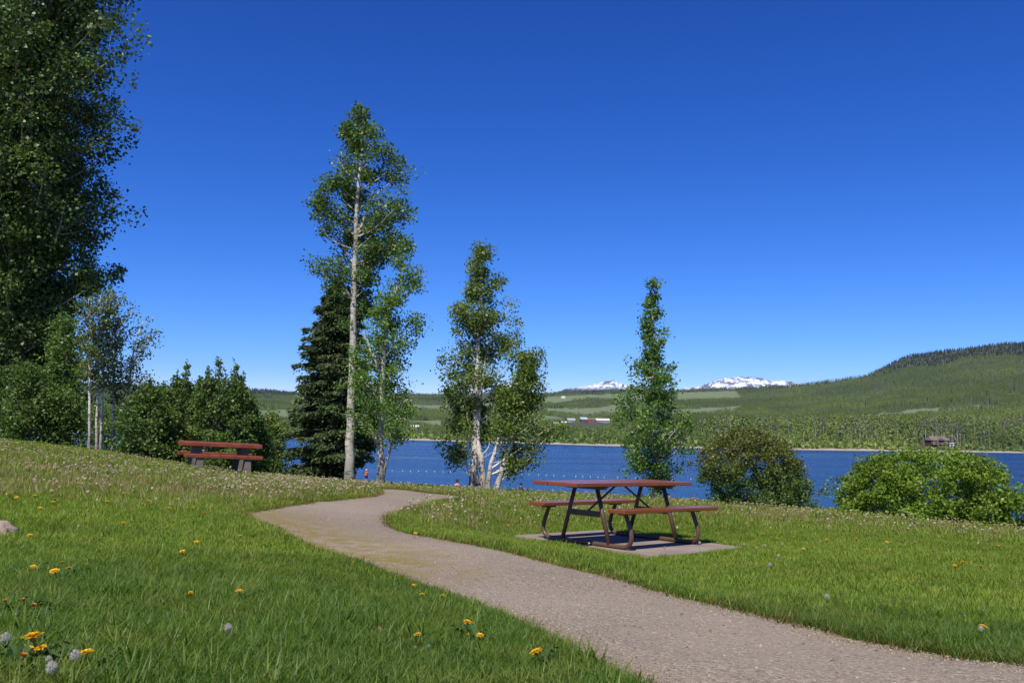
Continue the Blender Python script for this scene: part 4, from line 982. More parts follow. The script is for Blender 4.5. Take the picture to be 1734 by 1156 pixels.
def weed(k):
    R = np.random.default_rng(950 + k); v, f = [], []
    for j in range(7):
        a = 6.283 * j / 7 + R.random(); L = R.uniform(0.05, 0.085); w_ = R.uniform(0.011, 0.018); lift = R.uniform(0.2, 0.7); o = len(v)
        for t, ww in ((0, .25), (.35, .9), (.7, 1.0), (1, .1)):
            r_ = L * t; z_ = L * lift * math.sin(t * 2.2); c_, s_ = math.cos(a), math.sin(a)
            v += [(c_ * r_ - s_ * w_ * ww, s_ * r_ + c_ * w_ * ww, z_ + .008), (c_ * r_, s_ * r_, z_), (c_ * r_ + s_ * w_ * ww, s_ * r_ - c_ * w_ * ww, z_ + .008)]
        for i in range(3):
            q_ = o + 3 * i; f += [(q_, q_ + 1, q_ + 4, q_ + 3), (q_ + 1, q_ + 2, q_ + 5, q_ + 4)]
    return mesh('weed', v, f, M['weed'])
M['weed'] = grass_mat('weed_leaf', (0.045, 0.085, 0.016), (0.085, 0.140, 0.026), (0.15, 0.15, 0.05), 0.2, 0.25)
M['thatch'] = grass_mat('thatch', (0.17, 0.13, 0.06), (0.26, 0.20, 0.10), (0.34, 0.26, 0.15), 0.3, 0.2)
cl = lambda x, y: np.clip((fbm(x * 1.1 + 31, y * 1.1 + 7, 3) - 0.44) * 6, 0, 1)
grass_layer('lawn_weeds', 1500, 1.3, 6.5, [weed(k) for k in range(4)], 'broad-leaved weeds scattered through the lawn', 0.3, 0.62, lambda x, y, d_, i: rng.random(len(x)) < 0.12 + 0.6 * cl(x, y))
grass_layer('dead_thatch', 9000, 1.3, 12, [tuft(90 + k, 9, 0.02, 0.06, 0.0034, 0.05, 1.3, 'thatch') for k in range(4)], 'straw-coloured dead grass lying in the lawn', 0.7, 1.3, lambda x, y, d_, i: rng.random(len(x)) < 0.10 + 0.8 * cl(x + 40, y + 11))
grass_layer('coarse_tufts', 2600, 1.3, 8, [tuft(95 + k, 22, 0.06, 0.13, 0.0052, 0.05, 0.8, 'grass') for k in range(3)], 'coarse taller grass tufts in the lawn', 0.6, 1.1, lambda x, y, d_, i: rng.random(len(x)) < 0.12 + 0.7 * cl(x + 9, y + 70))

# dandelion seed heads gone to fluff: far too many to count
M['fluff'] = NT('fluff'); q = M['fluff']; fl = q.bsdf(q.ramp(q.rand(), [(0.0, (0.42, 0.33, 0.16)), (0.6, (0.64, 0.55, 0.33)), (1.0, (0.85, 0.78, 0.60))]), 0.9)
M['fluff'] = q.done(q.n('ShaderNodeMixShader', {0: 0.35, 1: fl, 2: q.n('ShaderNodeBsdfTranslucent', {'Color': (0.66, 0.56, 0.34)}).outputs[0]}).outputs[0])
q = NT('white_fluff'); M['white_fluff'] = q.done(q.n('ShaderNodeMixShader', {0: 0.5, 1: q.bsdf((0.62, 0.58, 0.50), 0.9), 2: q.n('ShaderNodeBsdfTranslucent', {'Color': (0.75, 0.73, 0.68)}).outputs[0]}).outputs[0])
M['stalk'] = plain('stalk', (0.20, 0.17, 0.055), 0.7, 0.3, 20, 0.0)
def puff_faces(R, n, r_, centre, hair=0.0022):
    v, f = [], []; c = np.array(centre)
    for i in range(n):
        d_ = R.normal(size=3); d_ /= np.linalg.norm(d_); s_ = np.cross(d_, R.normal(size=3)); s_ /= np.linalg.norm(s_); rr_ = r_ * R.uniform(0.75, 1.05); o = len(v)
        t_ = np.cross(d_, s_)
        v += [tuple(c), tuple(c + d_ * rr_ * 0.85 - s_ * hair), tuple(c + d_ * rr_ + s_ * hair * 4), tuple(c + d_ * rr_ - s_ * hair * 4), tuple(c + d_ * rr_ * 1.03 + t_ * hair * 4)]
        f += [(o, o + 1, o + 2), (o + 2, o + 4, o + 3)]
    return v, f
def seedhead(k, h, hair=0.0016, n=34):
    R = np.random.default_rng(500 + k); b = R.normal(size=2) * 0.03
    tv, tf = tube([(0, 0, -0.01), (b[0] * 0.4, b[1] * 0.4, h * 0.5), (b[0], b[1], h)], [0.0028, 0.0024, 0.002], 4, False)
    pv, pf = puff_faces(R, n, R.uniform(0.012, 0.017), (b[0], b[1], h + 0.008), hair)
    me = mesh('seed_head', tv + pv, tf + [tuple(i + len(tv) for i in x) for x in pf]); me.materials.append(M['stalk']); me.materials.append(M['fluff'])
    me.polygons.foreach_set('material_index', np.r_[np.zeros(len(tf)), np.ones(len(pf))].astype(np.int32)); return me
SH = [seedhead(k, 0.09 + 0.025 * k) for k in range(5)]
x, y = sample(34000, 8.5, 27); ok, d_, ins = off_path(x, y, -0.02); dr = dryness(x, y); r_ = np.hypot(x, y)
left = np.clip((-x - 0.10 * y + 1.0) / 2, 0, 1)
dens = np.clip(dr * 1.0 + 0.12, 0, 1) * (0.42 + 0.5 * left) * np.clip((fbm(x * 0.75, y * 0.75, 4) - 0.36) * 5.0, 0.06, 1.15) * np.clip((r_ - 9) / 5, 0, 1)
ok &= rng.random(len(x)) < dens; x, y = x[ok], y[ok]; k = len(x)
scatter('dandelion_fluff', np.stack([x, y, bumpz(x, y)], 1), np.stack([rng.normal(size=k) * .12, rng.normal(size=k) * .12, rng.random(k) * 6.28], 1), rng.uniform(0.75, 1.25, k)[:, None] * np.stack([np.ones(k), np.ones(k), np.interp(np.hypot(x, y), [14, 20], [1.0, 0.6])], 1), SH, 'pale dandelion seed heads massed across the meadow', 'seed heads')

# loose stones lying on the path
def stone(k):
    bm = bmesh.new(); bmesh.ops.create_icosphere(bm, subdivisions=1, radius=0.0055); R = np.random.default_rng(600 + k)
    for q_ in bm.verts: q_.co = Vector([q_.co.x * R.uniform(.7, 1.4), q_.co.y * R.uniform(.7, 1.3), q_.co.z * R.uniform(.5, .9)])
    me = bpy.data.meshes.new('stone'); bm.to_mesh(me); bm.free(); me.materials.append(M['stone']); return me
q = NT('stone'); M['stone'] = q.done(q.bsdf(q.ramp(q.rand(), [(0.0, (0.107, 0.091, 0.081)), (0.3, (0.196, 0.154, 0.112)), (0.85, (0.267, 0.213, 0.157)), (1.0, (0.356, 0.303, 0.242))]), 0.85))
x1, y1 = sample(165000, 1.4, 6.5, -0.5, 0.9); x2, y2 = sample(60000, 6.0, 13, -0.5, 0.5); x, y = np.r_[x1, x2], np.r_[y1, y2]
ins = in_poly(x, y, PATH); x, y = x[ins], y[ins]; k = len(x); print('stones', k)
s = rng.lognormal(-0.55, 0.38, k)
scatter('gravel', np.stack([x, y, bumpz(x, y) + 0.004 + 0.001 * s], 1), rng.random((k, 3)) * 6.28, s, [stone(k_) for k_ in range(6)], 'loose grey-brown gravel stones on the path', 'gravel')

# ------------------------------------------------------------------ single dandelions
q = NT('petal'); M['petal'] = q.done(q.n('ShaderNodeMixShader', {0: 0.25, 1: q.bsdf(q.ramp(q.noise(q.obj(), 90, 2), [(0.3, (0.76, 0.40, 0.004)), (0.7, (0.84, 0.54, 0.008))]), 0.6), 2: q.n('ShaderNodeBsdfTranslucent', {'Color': (0.8, 0.4, 0.01)}).outputs[0]}).outputs[0])
M['petal_old'] = plain('petal_old', (0.55, 0.17, 0.012), 0.7, 0.2, 60, 0.0)
M['stem_green'] = plain('stem_green', (0.13, 0.15, 0.05), 0.6, 0.2, 30, 0.0)
M['rosette'] = plain('rosette', (0.045, 0.085, 0.016), 0.75, 0.35, 25, 0.2, Specular_IOR_Level=0.2)
def flower_head(k, r0=0.023, old=False):
    R = np.random.default_rng(700 + k); v, f = [], []
    for ring, n in ((1.0, 26), (0.85, 24), (0.66, 20), (0.45, 16), (0.25, 9)):
        for i in range(n):
            a = 6.283 * (i + R.random() * 0.7) / n; rr_ = r0 * ring * R.uniform(0.74, 1.12); tilt = (1 - ring) * 0.55 + 0.02 + R.normal() * 0.10; wd = 0.0024
            if old: tilt += 0.75
            c_, s_ = math.cos(a), math.sin(a); o = len(v); z1 = rr_ * math.sin(tilt) + 0.004 * (1 - ring); rx = rr_ * math.cos(tilt); i0 = 0.002
            v += [(c_ * i0 + s_ * wd * .4, s_ * i0 - c_ * wd * .4, 0.001), (c_ * i0 - s_ * wd * .4, s_ * i0 + c_ * wd * .4, 0.001),
                  (c_ * rx - s_ * wd, s_ * rx + c_ * wd, z1), (c_ * rx + s_ * wd, s_ * rx - c_ * wd, z1)]
            f.append((o, o + 1, o + 2, o + 3))
    return mesh('flower_head', v, f, M['petal_old' if old else 'petal'])
FH = [flower_head(k) for k in range(3)]; FHO = [flower_head(9, 0.017, True)]
STEM = mesh('stem', *tube([(0, 0, -0.02), (0.004, 0.002, 0.03), (0, 0, 0.058)], [0.0028, 0.0026, 0.0024], 6), M['stem_green'])
BRACT = mesh('bract', *tube([(0, 0, 0.050), (0, 0, 0.056), (0, 0, 0.061)], [0.003, 0.0075, 0.009], 9), M['stem_green'])
def leaf_mesh(k):
    R = np.random.default_rng(800 + k); L = 0.13; n = 9; v, f = [], []
    for i in range(n + 1):
        t = i / n; w_ = 0.019 * math.sin(min(1, t * 1.15 + 0.06) * math.pi * 0.93) * (1.0 if i % 2 else 0.55) + 0.002; z = 0.055 * math.sin(t * 2.4) * (1 + 0.1 * R.normal())
        x_ = L * t; v += [(x_ - (0.008 if i % 2 else 0), -w_, z + 0.006), (x_, 0, z), (x_ - (0.008 if i % 2 else 0), w_, z + 0.006)]
    for i in range(n):
        o = 3 * i; f += [(o, o + 3, o + 4, o + 1), (o + 1, o + 4, o + 5, o + 2)]
    return mesh('leaf', v, f, M['rosette'])
LF = [leaf_mesh(k) for k in range(3)]
PUFF = mesh('seed_ball', *puff_faces(np.random.default_rng(5), 420, 0.022, (0, 0, 0.0), 0.0005), M['white_fluff'])
def dandelion(px, py, label, group, s=1.0, kind='open', leaves=0, tilt=0.25):
    p = hit(px, py + (0.062 * s * FPX / max(2.0, hit(px, py)[1])) * 0.85)
    r = empty('dandelion', (p[0], p[1], bumpz(np.array([p[0]]), np.array([p[1]]))[0])); r.rotation_euler = (random.gauss(0, tilt * .6) + 0.12, random.gauss(0, tilt * .6), random.random() * 0.8 - 0.4); s *= random.uniform(0.78, 0.98); r.scale = (s, s, s * 1.12)
    tag(r, label, 'dandelion', group)
    link('stem', STEM, None, r)
    if kind == 'puff':
        o = link('seed_ball', PUFF, None, r); o.location = (0, 0, 0.085)
    else:
        link('bract', BRACT, None, r)
        o = link('flower_head', random.choice(FH if kind == 'open' else FHO), None, r); o.location = (0, 0, 0.061); o.rotation_euler = (0, 0, random.random() * 6)
    for k in range(leaves):
        o = link('leaf', LF[k % 3], None, r); o.rotation_euler = (0, -0.12 + 0.2 * random.random(), 6.283 * k / leaves + random.random()); q_ = random.uniform(0.6, 0.95) / s; o.scale = (q_, q_, q_ * 0.8)
GY, GS = 'yellow dandelions in the lawn', 'dandelion seed heads in the lawn'
NEAR = [(60, 1094, 'large open yellow dandelion, biggest of the cluster in the bottom corner', 1.25, 'open', 8),
        (72, 1101, 'open yellow dandelion tucked under the biggest one in the bottom corner', 0.95, 'open', 3),
        (44, 1106, 'small drooping yellow dandelion on the outer side of the bottom corner cluster', 0.9, 'open', 6),
        (151, 1109, 'tilted yellow dandelion standing alone beside the bottom corner cluster', 1.05, 'open', 4),
        (30, 1120, 'faded closing dandelion lowest in the bottom corner cluster', 0.85, 'old', 6),
        (56, 960, 'yellow dandelion beside a pair below the boulder', 0.95, 'open', 4),
        (97, 970, 'wide yellow dandelion of the pair below the boulder', 1.2, 'open', 5),
        (119, 967, 'rounder yellow dandelion of the pair below the boulder', 1.05, 'open', 4),
        (104, 953, 'small yellow dandelion just above the pair below the boulder', 0.7, 'open', 0),
        (52, 911, 'yellow dandelion right beside the boulder', 0.95, 'open', 3),
        (42, 1025, 'orange half-closed dandelion, upper of a faded group near the picture edge', 0.8, 'old', 6),
        (56, 1034, 'orange dandelion, lower of a faded group near the picture edge', 0.9, 'old', 5),
        (14, 1022, 'orange closed dandelion outermost of a faded group near the picture edge', 0.7, 'old', 4),
        (784, 1057, 'large open yellow dandelion near the path edge, biggest of its cluster', 1.15, 'open', 6),
        (812, 1076, 'small yellow dandelion at the path side of the path-edge cluster', 0.8, 'open', 3),
        (796, 1073, 'small yellow dandelion under the biggest of the path-edge cluster', 0.65, 'open', 2),
        (711, 1075, 'lone yellow dandelion left of the path-edge cluster', 0.85, 'open', 2),
        (918, 1108, 'lone yellow dandelion closest to the path in the foreground grass', 1.05, 'open', 3),
        (716, 1007, 'yellow dandelion at the path edge above the path-edge cluster', 0.85, 'open', 0),
        (749, 1011, 'yellow dandelion overhanging the gravel above the path-edge cluster', 0.85, 'open', 0),
        (697, 991, 'pair-less small yellow dandelion highest along the foreground path edge', 0.8, 'open', 0),
        (404, 1007, 'lone yellow dandelion in the middle of the foreground lawn', 1.0, 'open', 2),
        (322, 1007, 'yellow dandelion beside the lone one in the middle of the foreground lawn', 0.8, 'open', 0),
        (1660, 1062, 'lone yellow dandelion by the path on the table side', 1.0, 'open', 2)]
for px, py, lab, s, kd, lv in NEAR: dandelion(px, py, lab, GY, s, kd, lv)
for px, py, lab, s in [(89, 1150, 'white seed head lowest in the bottom corner', 1.15), (132, 1124, 'grey-white seed head right of the bottom corner cluster', 1.1), (78, 1130, 'small white seed head between two larger ones in the bottom corner', 0.7),
                       (3, 1096, 'white seed head cut by the picture edge beside the corner cluster', 1.1), (386, 1069, 'lone white seed head in the foreground lawn', 1.1), (134, 893, 'small white seed head near the boulder', 0.9),
                       (1399, 1018, 'lone grey seed head by the path on the table side', 1.3), (1663, 1073, 'white seed head under the lone yellow dandelion by the path', 1.1)]:
    dandelion(px, py, lab, GS, s * 0.66, 'puff', 0)
far_y = [(206, 885), (333, 918), (450, 922), (284, 861), (311, 935), (94, 861), (89, 851), (68, 859), (406, 909), (346, 870), (30, 842), (120, 845), (180, 850), (210, 836), (250, 848), (150, 862), (60, 840), (12, 836), (300, 845)]
for px, py in far_y: dandelion(px, py, 'small yellow dandelion among others on the lawn before the pale meadow', GY + ' by the meadow', 1.0, 'open', 0)
for px, py in [(1360, 931), (1469, 930), (1661, 960), (1617, 958), (1631, 952), (1500, 919), (1548, 918), (1690, 925), (1317, 912), (1230, 888), (1400, 915), (1580, 935), (1450, 912), (860, 890), (935, 868), (700, 905), (1290, 905)]:
    dandelion(px, py, 'small yellow dandelion among others on the lawn round the near picnic table', GY + ' round the table', 1.05, 'open', 0)
for px, py in [(1294, 928), (1326, 925), (1318, 945), (1260, 925), (770, 885), (800, 880), (740, 872), (1300, 960)]:
    dandelion(px, py, 'pale seed head among others on the lawn round the near picnic table', GS + ' round the table', 0.85, 'puff', 0)

M['dead_leaf'] = plain('dead_leaf', (0.30, 0.17, 0.10), 0.8, 0.3, 40, 0.2)
dl = mesh('fallen_leaf', [(-.03, 0, .004), (-.012, -.016, .010), (.014, -.015, .006), (.032, 0, .012), (.012, .017, .008), (-.012, .015, .002), (0, 0, .0)], [(0, 1, 6), (1, 2, 6), (2, 3, 6), (3, 4, 6), (4, 5, 6), (5, 0, 6)], M['dead_leaf'])
for px, py, lab in [(643, 1079, 'brown fallen leaf in the grass below the path-edge dandelions'), (237, 963, 'pinkish fallen leaf in the middle of the lawn'), (189, 960, 'curled grey fallen leaf beside the pinkish one'), (1583, 1001, 'brown fallen leaf in the lawn on the table side')]:
    p = hit(px, py); o = link('fallen_leaf', dl); o.location = (p[0], p[1], p[2] + 0.03); o.rotation_euler = (random.gauss(0, .3), random.gauss(0, .3), random.random() * 6); o.scale = (0.5,) * 3; tag(o, lab, 'leaf')

# ------------------------------------------------------------------ people at the water
M['skin'] = plain('skin', (0.46, 0.27, 0.19), 0.6, 0.1, 10, 0.0)
M['hair'] = plain('hair', (0.02, 0.016, 0.013), 0.6, 0.2, 10, 0.0)
M['orange_cloth'] = plain('orange_cloth', (0.62, 0.10, 0.04), 0.8, 0.2, 10, 0.0)
M['navy_cloth'] = plain('navy_cloth', (0.02, 0.03, 0.08), 0.8, 0.2, 10, 0.0)
M['pink_cloth'] = plain('pink_cloth', (0.55, 0.20, 0.19), 0.8, 0.2, 10, 0.0)
M['pale_cloth'] = plain('pale_cloth', (0.70, 0.66, 0.58), 0.8, 0.1, 10, 0.0)
def skin_body(name, joints, edges, mat, parent):
    me = bpy.data.meshes.new(name); me.from_pydata([j[:3] for j in joints], edges, []); me.materials.append(mat)
    o = link(name, me, None, parent); md = o.modifiers.new('skin', 'SKIN'); md.use_smooth_shade = True
    for k, j in enumerate(joints):
        sv = me.skin_vertices[0].data[k]; sv.radius = (j[3], j[3] if len(j) < 5 else j[4]); sv.use_root = (k == 0)
    sb = o.modifiers.new('sub', 'SUBSURF'); sb.levels = sb.render_levels = 1
    return o
def head(parent, z, y, r_, hat=None):
    bm = bmesh.new(); bmesh.ops.create_icosphere(bm, subdivisions=3, radius=r_)
    for q_ in bm.verts:
        q_.co.z *= 1.25; q_.co.x *= 0.86
        if q_.co.z < 0 and q_.co.y > 0: q_.co.y *= 0.85
        q_.co += Vector((0, y, z))
    for dx, dy, dz, rr_ in ((0, r_ * 1.0, -0.02, 0.02), (r_ * .86, 0, 0, 0.022), (-r_ * .86, 0, 0, 0.022)):   # nose, ears
        g_ = bmesh.ops.create_icosphere(bm, subdivisions=1, radius=rr_)
        for q_ in g_['verts']: q_.co += Vector((dx, y + dy, z + dz))
    me = bpy.data.meshes.new('head'); bm.to_mesh(me); bm.free(); h = link('head', me, M['skin'], parent)
    for sx_ in (-1, 1): MB().tube([(sx_ * .035, y + r_ * .9, z + .01), (sx_ * .035, y + r_ * .97, z + .01)], .009, 6).build('eye', M['hair'], h)
    MB().tube([(-.025, y + r_ * .83, z - .065), (.025, y + r_ * .83, z - .065)], .006, 5).build('mouth', M['pink_cloth'], h)
    bm = bmesh.new(); bmesh.ops.create_icosphere(bm, subdivisions=3, radius=r_ * 1.09)
    bmesh.ops.delete(bm, geom=[q_ for q_ in bm.verts if q_.co.z < -0.75 * r_ or (q_.co.y > 0.3 * r_ and q_.co.z < 0.42 * r_)], context='VERTS')
    for q_ in bm.verts: q_.co = Vector((q_.co.x * .9, q_.co.y + y, q_.co.z * 1.24 + z))
    me = bpy.data.meshes.new('hair'); bm.to_mesh(me); bm.free(); link('hair', me, M['hair'], h)
    if hat:
        mb = MB().tube([(0, y, z + r_ * .45), (0, y, z + r_ * .5), (0, y, z + r_ * .55), (0, y, z + r_ * 1.3), (0, y, z + r_ * 1.42)], [r_ * 1.75, r_ * 1.78, r_ * 1.12, r_ * 0.98, r_ * 0.5], 16); mb.build('hat', M[hat], parent, True)
def cloth(name, rings, mat, parent):
    mb = MB(); n = 14
    for z, rx, ry, y in rings: mb.v += [(rx * math.cos(6.283 * k / n), y + ry * math.sin(6.283 * k / n), z) for k in range(n)]
    mb.f = [(j * n + k, j * n + (k + 1) % n, (j + 1) * n + (k + 1) % n, (j + 1) * n + k) for j in range(len(rings) - 1) for k in range(n)]
    return mb.build(name, M[mat], parent, True)
# standing, seen from behind, wading at the shore
p = at(620, 813, 100.0); g = max(gz(p[0], p[1]), 0.0)
pe = empty('person', (p[0], p[1], g), 0.35); pe.scale = (0.78,) * 3; tag(pe, 'person standing at the shore in orange vest, dark shorts and pale hat', 'person')
J = [(0, 0, .84, .13, .10), (0, 0, 1.05, .12, .09), (0, 0, 1.30, .15, .10), (0, 0, 1.42, .06), (0, .01, 1.50, .055),
     (.18, 0, 1.36, .055), (.27, .03, 1.10, .042), (.24, .16, .90, .032), (.23, .20, .84, .03), (-.18, 0, 1.36, .055), (-.27, .02, 1.10, .042), (-.27, .12, .88, .032), (-.27, .15, .82, .03),
     (.10, 0, .78, .088), (.11, .02, .46, .062), (.11, -.02, .09, .04), (.11, .10, .03, .035), (-.10, 0, .78, .088), (-.12, -.02, .46, .062), (-.12, -.06, .09, .04), (-.12, .06, .03, .035)]
skin_body('body', J, [(0, 1), (1, 2), (2, 3), (3, 4), (2, 5), (5, 6), (6, 7), (7, 8), (2, 9), (9, 10), (10, 11), (11, 12), (0, 13), (13, 14), (14, 15), (15, 16), (0, 17), (17, 18), (18, 19), (19, 20)], M['skin'], pe)
head(pe, 1.64, 0.02, 0.105, 'pale_cloth')
cloth('vest', [(.90, .19, .15, 0), (1.1, .19, .15, 0), (1.3, .22, .15, 0), (1.42, .17, .12, 0), (1.45, .09, .08, 0)], 'orange_cloth', pe)
mb = MB(); mb.tube([(0, 0, .93), (0, 0, .80)], [.175, .185], 14)
for s in (-1, 1): mb.tube([(s * .10, 0, .82), (s * .115, .01, .48)], [.115, .10], 12)
mb.build('shorts', M['navy_cloth'], pe, True)
def seated(px, d, label, top, rz, s=1.0):
    v = ray(px, 735); x_, y_ = v[0] / v[1] * d, d; r = empty('person', (x_, y_, gz(x_, y_)), rz); r.scale = (s,) * 3; tag(r, label, 'person')
    J = [(0, 0, .12, .14, .11), (0, -.03, .32, .12, .09), (0, -.05, .52, .15, .10), (0, -.04, .63, .06), (0, -.03, .70, .055),
         (.18, -.04, .57, .055), (.25, .02, .33, .042), (.20, .22, .28, .032), (.16, .28, .30, .03), (-.18, -.04, .57, .055), (-.25, .02, .33, .042), (-.20, .22, .28, .032), (-.16, .28, .30, .03),
         (.11, .06, .12, .09), (.15, .42, .36, .062), (.14, .62, .07, .04), (.14, .72, .04, .035), (-.11, .06, .12, .09), (-.15, .42, .36, .062), (-.14, .62, .07, .04), (-.14, .72, .04, .035)]
    skin_body('body', J, [(0, 1), (1, 2), (2, 3), (3, 4), (2, 5), (5, 6), (6, 7), (7, 8), (2, 9), (9, 10), (10, 11), (11, 12), (0, 13), (13, 14), (14, 15), (15, 16), (0, 17), (17, 18), (18, 19), (19, 20)], M['skin'], r)
    head(r, .83, -.01, .105)
    cloth('shirt', [(.04, .20, .16, -.0), (.3, .18, .14, -.03), (.5, .21, .15, -.05), (.62, .17, .12, -.05), (.66, .08, .08, -.04)], top, r)
seated(776, 60.0, 'dark-haired person sitting on the bank in a pinkish top by the birch clump', 'pink_cloth', 0.5, 1.05)
seated(884, 60.0, 'dark-clad person sitting low on the bank beyond the near picnic table', 'navy_cloth', -0.2, 0.95)

# ------------------------------------------------------------------ buoy line
M['buoy'] = plain('buoy', (0.80, 0.80, 0.78), 0.4, 0.05, 10, 0.0)
bm = bmesh.new(); bmesh.ops.create_uvsphere(bm, u_segments=12, v_segments=8, radius=0.13)
for q_ in bm.verts: q_.co.z = q_.co.z * 0.9 + 0.05
g_ = bmesh.ops.create_cone(bm, cap_ends=True, segments=8, radius1=0.05, radius2=0.03, depth=0.05)
for q_ in g_['verts']: q_.co.z += 0.175
bme = bpy.data.meshes.new('buoy'); bm.to_mesh(bme); bm.free(); bme.materials.append(M['buoy'])
def on_lake(px, py): 
    v = ray(px, py); return EYE + v * (EYE[2] / -v[2])
bx_ = [664, 682, 695, 709, 722, 736, 750, 763, 862, 873, 884, 896, 912, 925, 938, 955, 975, 987, 1000, 1013, 1023, 1046, 1061, 1076, 1170, 1184]
for k, px in enumerate(bx_):
    p = on_lake(px, 796.5 + (px - 664) * 0.0215 + 4.0 * math.sin(max(0, (px - 840)) / 240 * 1.6) * (px > 840)); o = link('buoy', bme); o.location = p; o.scale = (0.46,) * 3
    tag(o, 'small white float in the line across the swimming area', 'buoy', 'floats of the swimming line')
for px, py, lab in ((1397, 827, 'white float between the two shrubs, the one closer to the olive-brown shrub'), (1419, 827, 'white float between the two shrubs, the one closer to the lime-green shrub')):
    o = link('buoy', bme); o.location = on_lake(px, py); o.scale = (0.6,) * 3; tag(o, lab, 'buoy', 'floats between the shrubs')

# ------------------------------------------------------------------ buildings across the lake
M['roof_brown'] = plain('roof_brown', (0.16, 0.12, 0.095), 0.85, 0.2, 1.0, 0.1)
M['log_wall'] = plain('log_wall', (0.10, 0.05, 0.035), 0.8, 0.25, 1.0, 0.1)
M['white_wall'] = plain('white_wall', (0.75, 0.74, 0.72), 0.6, 0.06, 1.0, 0.0)
M['metal_roof'] = plain('metal_roof', (0.36, 0.42, 0.48), 0.4, 0.1, 1.0, 0.0)
M['white_roof'] = plain('white_roof', (0.58, 0.56, 0.52), 0.5, 0.06, 1.0, 0.0)
M['barn_red'] = plain('barn_red', (0.24, 0.05, 0.035), 0.8, 0.2, 1.0, 0.0)
M['grey_wall'] = plain('grey_wall', (0.30, 0.26, 0.23), 0.8, 0.2, 1.0, 0.0)
M['pane'] = plain('pane', (0.02, 0.025, 0.03), 0.15, 0.1, 1.0, 0.0)
def gable(mb, x0, x1, y0, y1, z0, z1, ov=0.5, hip=0.0):
    ym = (y0 + y1) / 2; th = 0.25
    v = [(x0 - ov, y0 - ov, z0), (x1 + ov, y0 - ov, z0), (x1 + ov, y1 + ov, z0), (x0 - ov, y1 + ov, z0), (x0 - ov + hip, ym, z1), (x1 + ov - hip, ym, z1)]
    return mb.add(v, [(0, 1, 5, 4), (2, 3, 4, 5), (1, 2, 5), (3, 0, 4), (3, 2, 1, 0)])
def cabin(px, D, L, W, H, RH, wall, roof, label, rz=0.0, wins=3, name='house', hip=0.0, group=None, cat='house', sink=0.0):
    x_, y_ = far_xy(px, D); z_ = float(far_z([px], [D])[0]); r = empty(name, (float(x_), float(y_), z_ - sink), rz); tag(r, label, cat, group)
    w_ = MB().box(-L / 2, L / 2, -W / 2, W / 2, -1.0, H).build('wall', M[wall], r)
    gable(MB(), -L / 2, L / 2, -W / 2, W / 2, H + 0.01, H + RH, 0.5, hip).build('roof', M[roof], r)
    for k in range(wins):
        xx = -L / 2 + L * (k + 0.7) / (wins + 0.4); f_ = MB().box(xx - .55, xx + .55, -W / 2 - .06, -W / 2 - .003, H * .38, H * .8).build('window', M['white_wall'], r)
        MB().box(xx - .45, xx + .45, -W / 2 - .09, -W / 2 - .063, H * .42, H * .76).build('pane', M['pane'], f_)
    return r
h = cabin(1590, 632, 13, 9, 4.6, 3.0, 'log_wall', 'roof_brown', 'dark log house with brown roof and central gable on the far shore', 0.05, 4, hip=1.5)
g_ = MB(); g_.add([(-2.4, -5.6, 4.7), (2.4, -5.6, 4.7), (0, -5.6, 7.0), (-2.4, 0, 4.7), (2.4, 0, 4.7), (0, 0, 7.0)], [(0, 2, 5, 3), (1, 4, 5, 2), (0, 1, 2)]); g_.build('front_gable', M['roof_brown'], h)
MB().box(-6.6, 7.4, -7.2, -4.6, 1.5, 1.75).build('deck', M['log_wall'], h)
for k in range(6): MB().box(-6.4 + 2.7 * k - .1, -6.4 + 2.7 * k + .1, -7.1, -6.9, -1, 1.49).build('post', M['log_wall'], h)
MB().box(-6.6, 7.4, -7.2, -7.1, 2.5, 2.62).build('railing', M['barn_red'], h)
cabin(1613, 632, 3.6, 2.6, 2.9, 0.5, 'white_wall', 'white_roof', 'small white trailer beside the log house on the far shore', 0.1, 1, 'trailer', cat='trailer')
cabin(1537, 575, 3.0, 2.0, 0.9, 0.5, 'white_wall', 'white_roof', 'low white shed at the far waterline before the log house', 0.0, 1, 'shed', cat='shed')
VG = 'buildings of the farm across the lake'
cabin(946, 1120, 8, 6, 2.2, 1.8, 'grey_wall', 'grey_wall', 'grey shed, first of the farm buildings from the birches', 0.1, 1, 'shed', group=VG, cat='shed')
cabin(958, 1110, 6, 6, 2.2, 1.8, 'log_wall', 'white_roof', 'small white-roofed shed between the grey shed and the blue-grey roof', -0.1, 1, 'shed', group=VG, cat='shed')
cabin(970, 1110, 9, 7, 2.2, 2.2, 'grey_wall', 'metal_roof', 'farm building with pale blue-grey metal roof', 0.1, 2, 'barn', group=VG, cat='barn')
cabin(991, 1120, 8, 7, 3.4, 2.8, 'log_wall', 'metal_roof', 'tall dark farm building with bluish roof next to the red barn', 0.2, 2, 'barn', group=VG, cat='barn')
cabin(1004, 1130, 10, 7, 3.8, 2.0, 'barn_red', 'roof_brown', 'red barn among the farm buildings across the lake', 0.0, 2, 'barn', group=VG, cat='barn')
cabin(1023, 1140, 17, 9, 2.6, 2.6, 'grey_wall', 'white_roof', 'long white-roofed barn, largest of the farm buildings across the lake', 0.12, 3, 'barn', group=VG, cat='barn')
cabin(681, 1240, 10, 7, 2.2, 2.2, 'grey_wall', 'white_roof', 'white farmhouse on the slope between the two aspens', 0.1, 3)
cabin(705, 880, 8, 6, 3.2, 2.0, 'grey_wall', 'white_roof', 'small cottage with pale roof low on the far shore between aspen and birch', 0.2, 2)
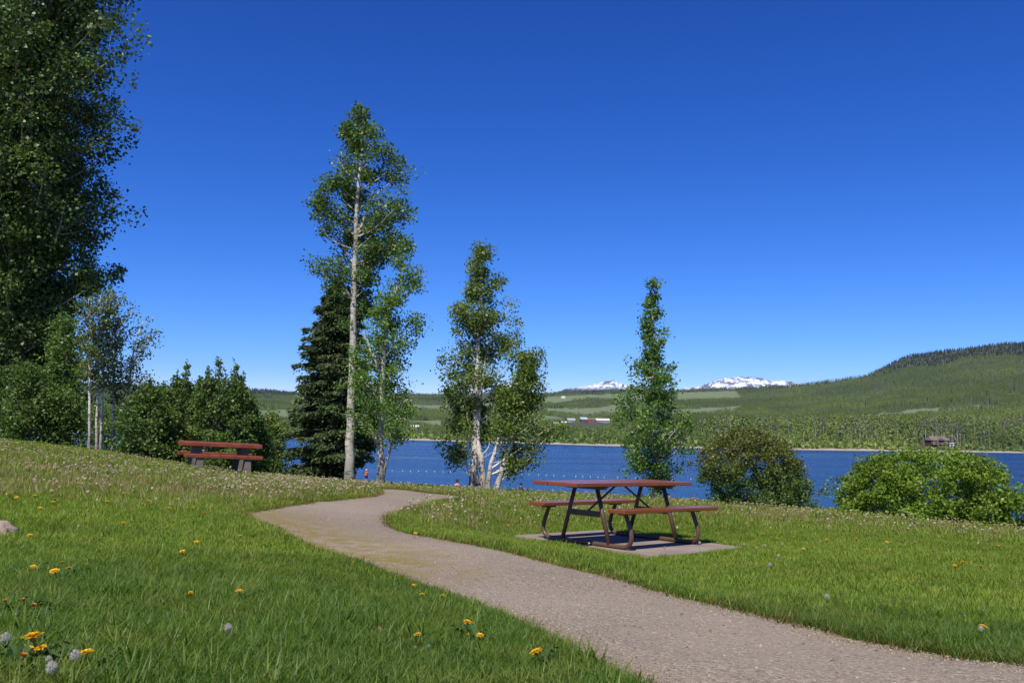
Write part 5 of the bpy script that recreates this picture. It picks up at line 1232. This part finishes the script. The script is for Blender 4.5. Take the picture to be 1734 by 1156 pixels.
cabin(956, 3280, 14, 10, 4.0, 3.0, 'white_wall', 'white_roof', 'white farmhouse high on the far ridge under the snow peaks', 0.1, 3)

# ------------------------------------------------------------------ single pale aspens on the far bank
NG = 'pale aspens standing out on the far bank'
tm = []
for k in range(4):
    R = np.random.default_rng(900 + k); n = 40; t = R.random(n); a_ = R.random(n) * 6.283; r__ = 1.5 * np.sin(np.clip(t * .9 + .1, 0, 1) * math.pi) ** .7 * np.sqrt(R.random(n))
    V, Fq = quads_cloud(np.stack([r__ * np.cos(a_), r__ * np.sin(a_), 8 + 8 * t], 1), 0.9 * (0.6 + 0.8 * R.random(n)), None, .9, R)
    tm.append((mesh('trunk', *tube([(0, 0, -.8), (.1, 0, 6), (.2 * R.normal(), .1, 15.2)], [.13, .10, .035], 6, False), M['far_trunk']), mesh_np('crown', V, Fq, M['far_grey'])))
R = np.random.default_rng(71)
for i in range(90):
    u_ = R.uniform(1380, 1734) if i < 62 else R.uniform(1190, 1400); D_ = float(np.interp(u_, U_SH, D_SH)) + R.uniform(22, 70)
    if abs(u_ - 1592) < 34: D_ = 655 + R.uniform(0, 40)
    x_, y_ = far_xy(u_, D_); s = R.uniform(0.55, 1.2); r = empty('aspen_tree', (float(x_), float(y_), float(far_z([u_], [D_])[0]) - 0.2), R.random() * 6); r.scale = (s, s, s); r.rotation_euler[0], r.rotation_euler[1] = R.normal() * 0.05, R.normal() * 0.05
    tag(r, 'pale-trunked half-bare aspen standing out on the far bank', 'tree', NG); a_, b_ = tm[i % 4]; link('trunk', a_, None, r); tag(link('crown', b_, None, r), kind='stuff')

# ------------------------------------------------------------------ haze
q = NT('haze'); hz = q.n('ShaderNodeVolumePrincipled', {'Color': (0.26, 0.56, 1.0), 'Density': 1.6e-5, 'Anisotropy': 0.2}).outputs[0]
q.t.links.new(hz, q.out.inputs['Volume'])
hb = MB().box(-16000, 16000, -300, 18500, -6, 1300).build('haze', q.m); tag(hb, kind='stuff')
SC.cycles.volume_bounces = 0
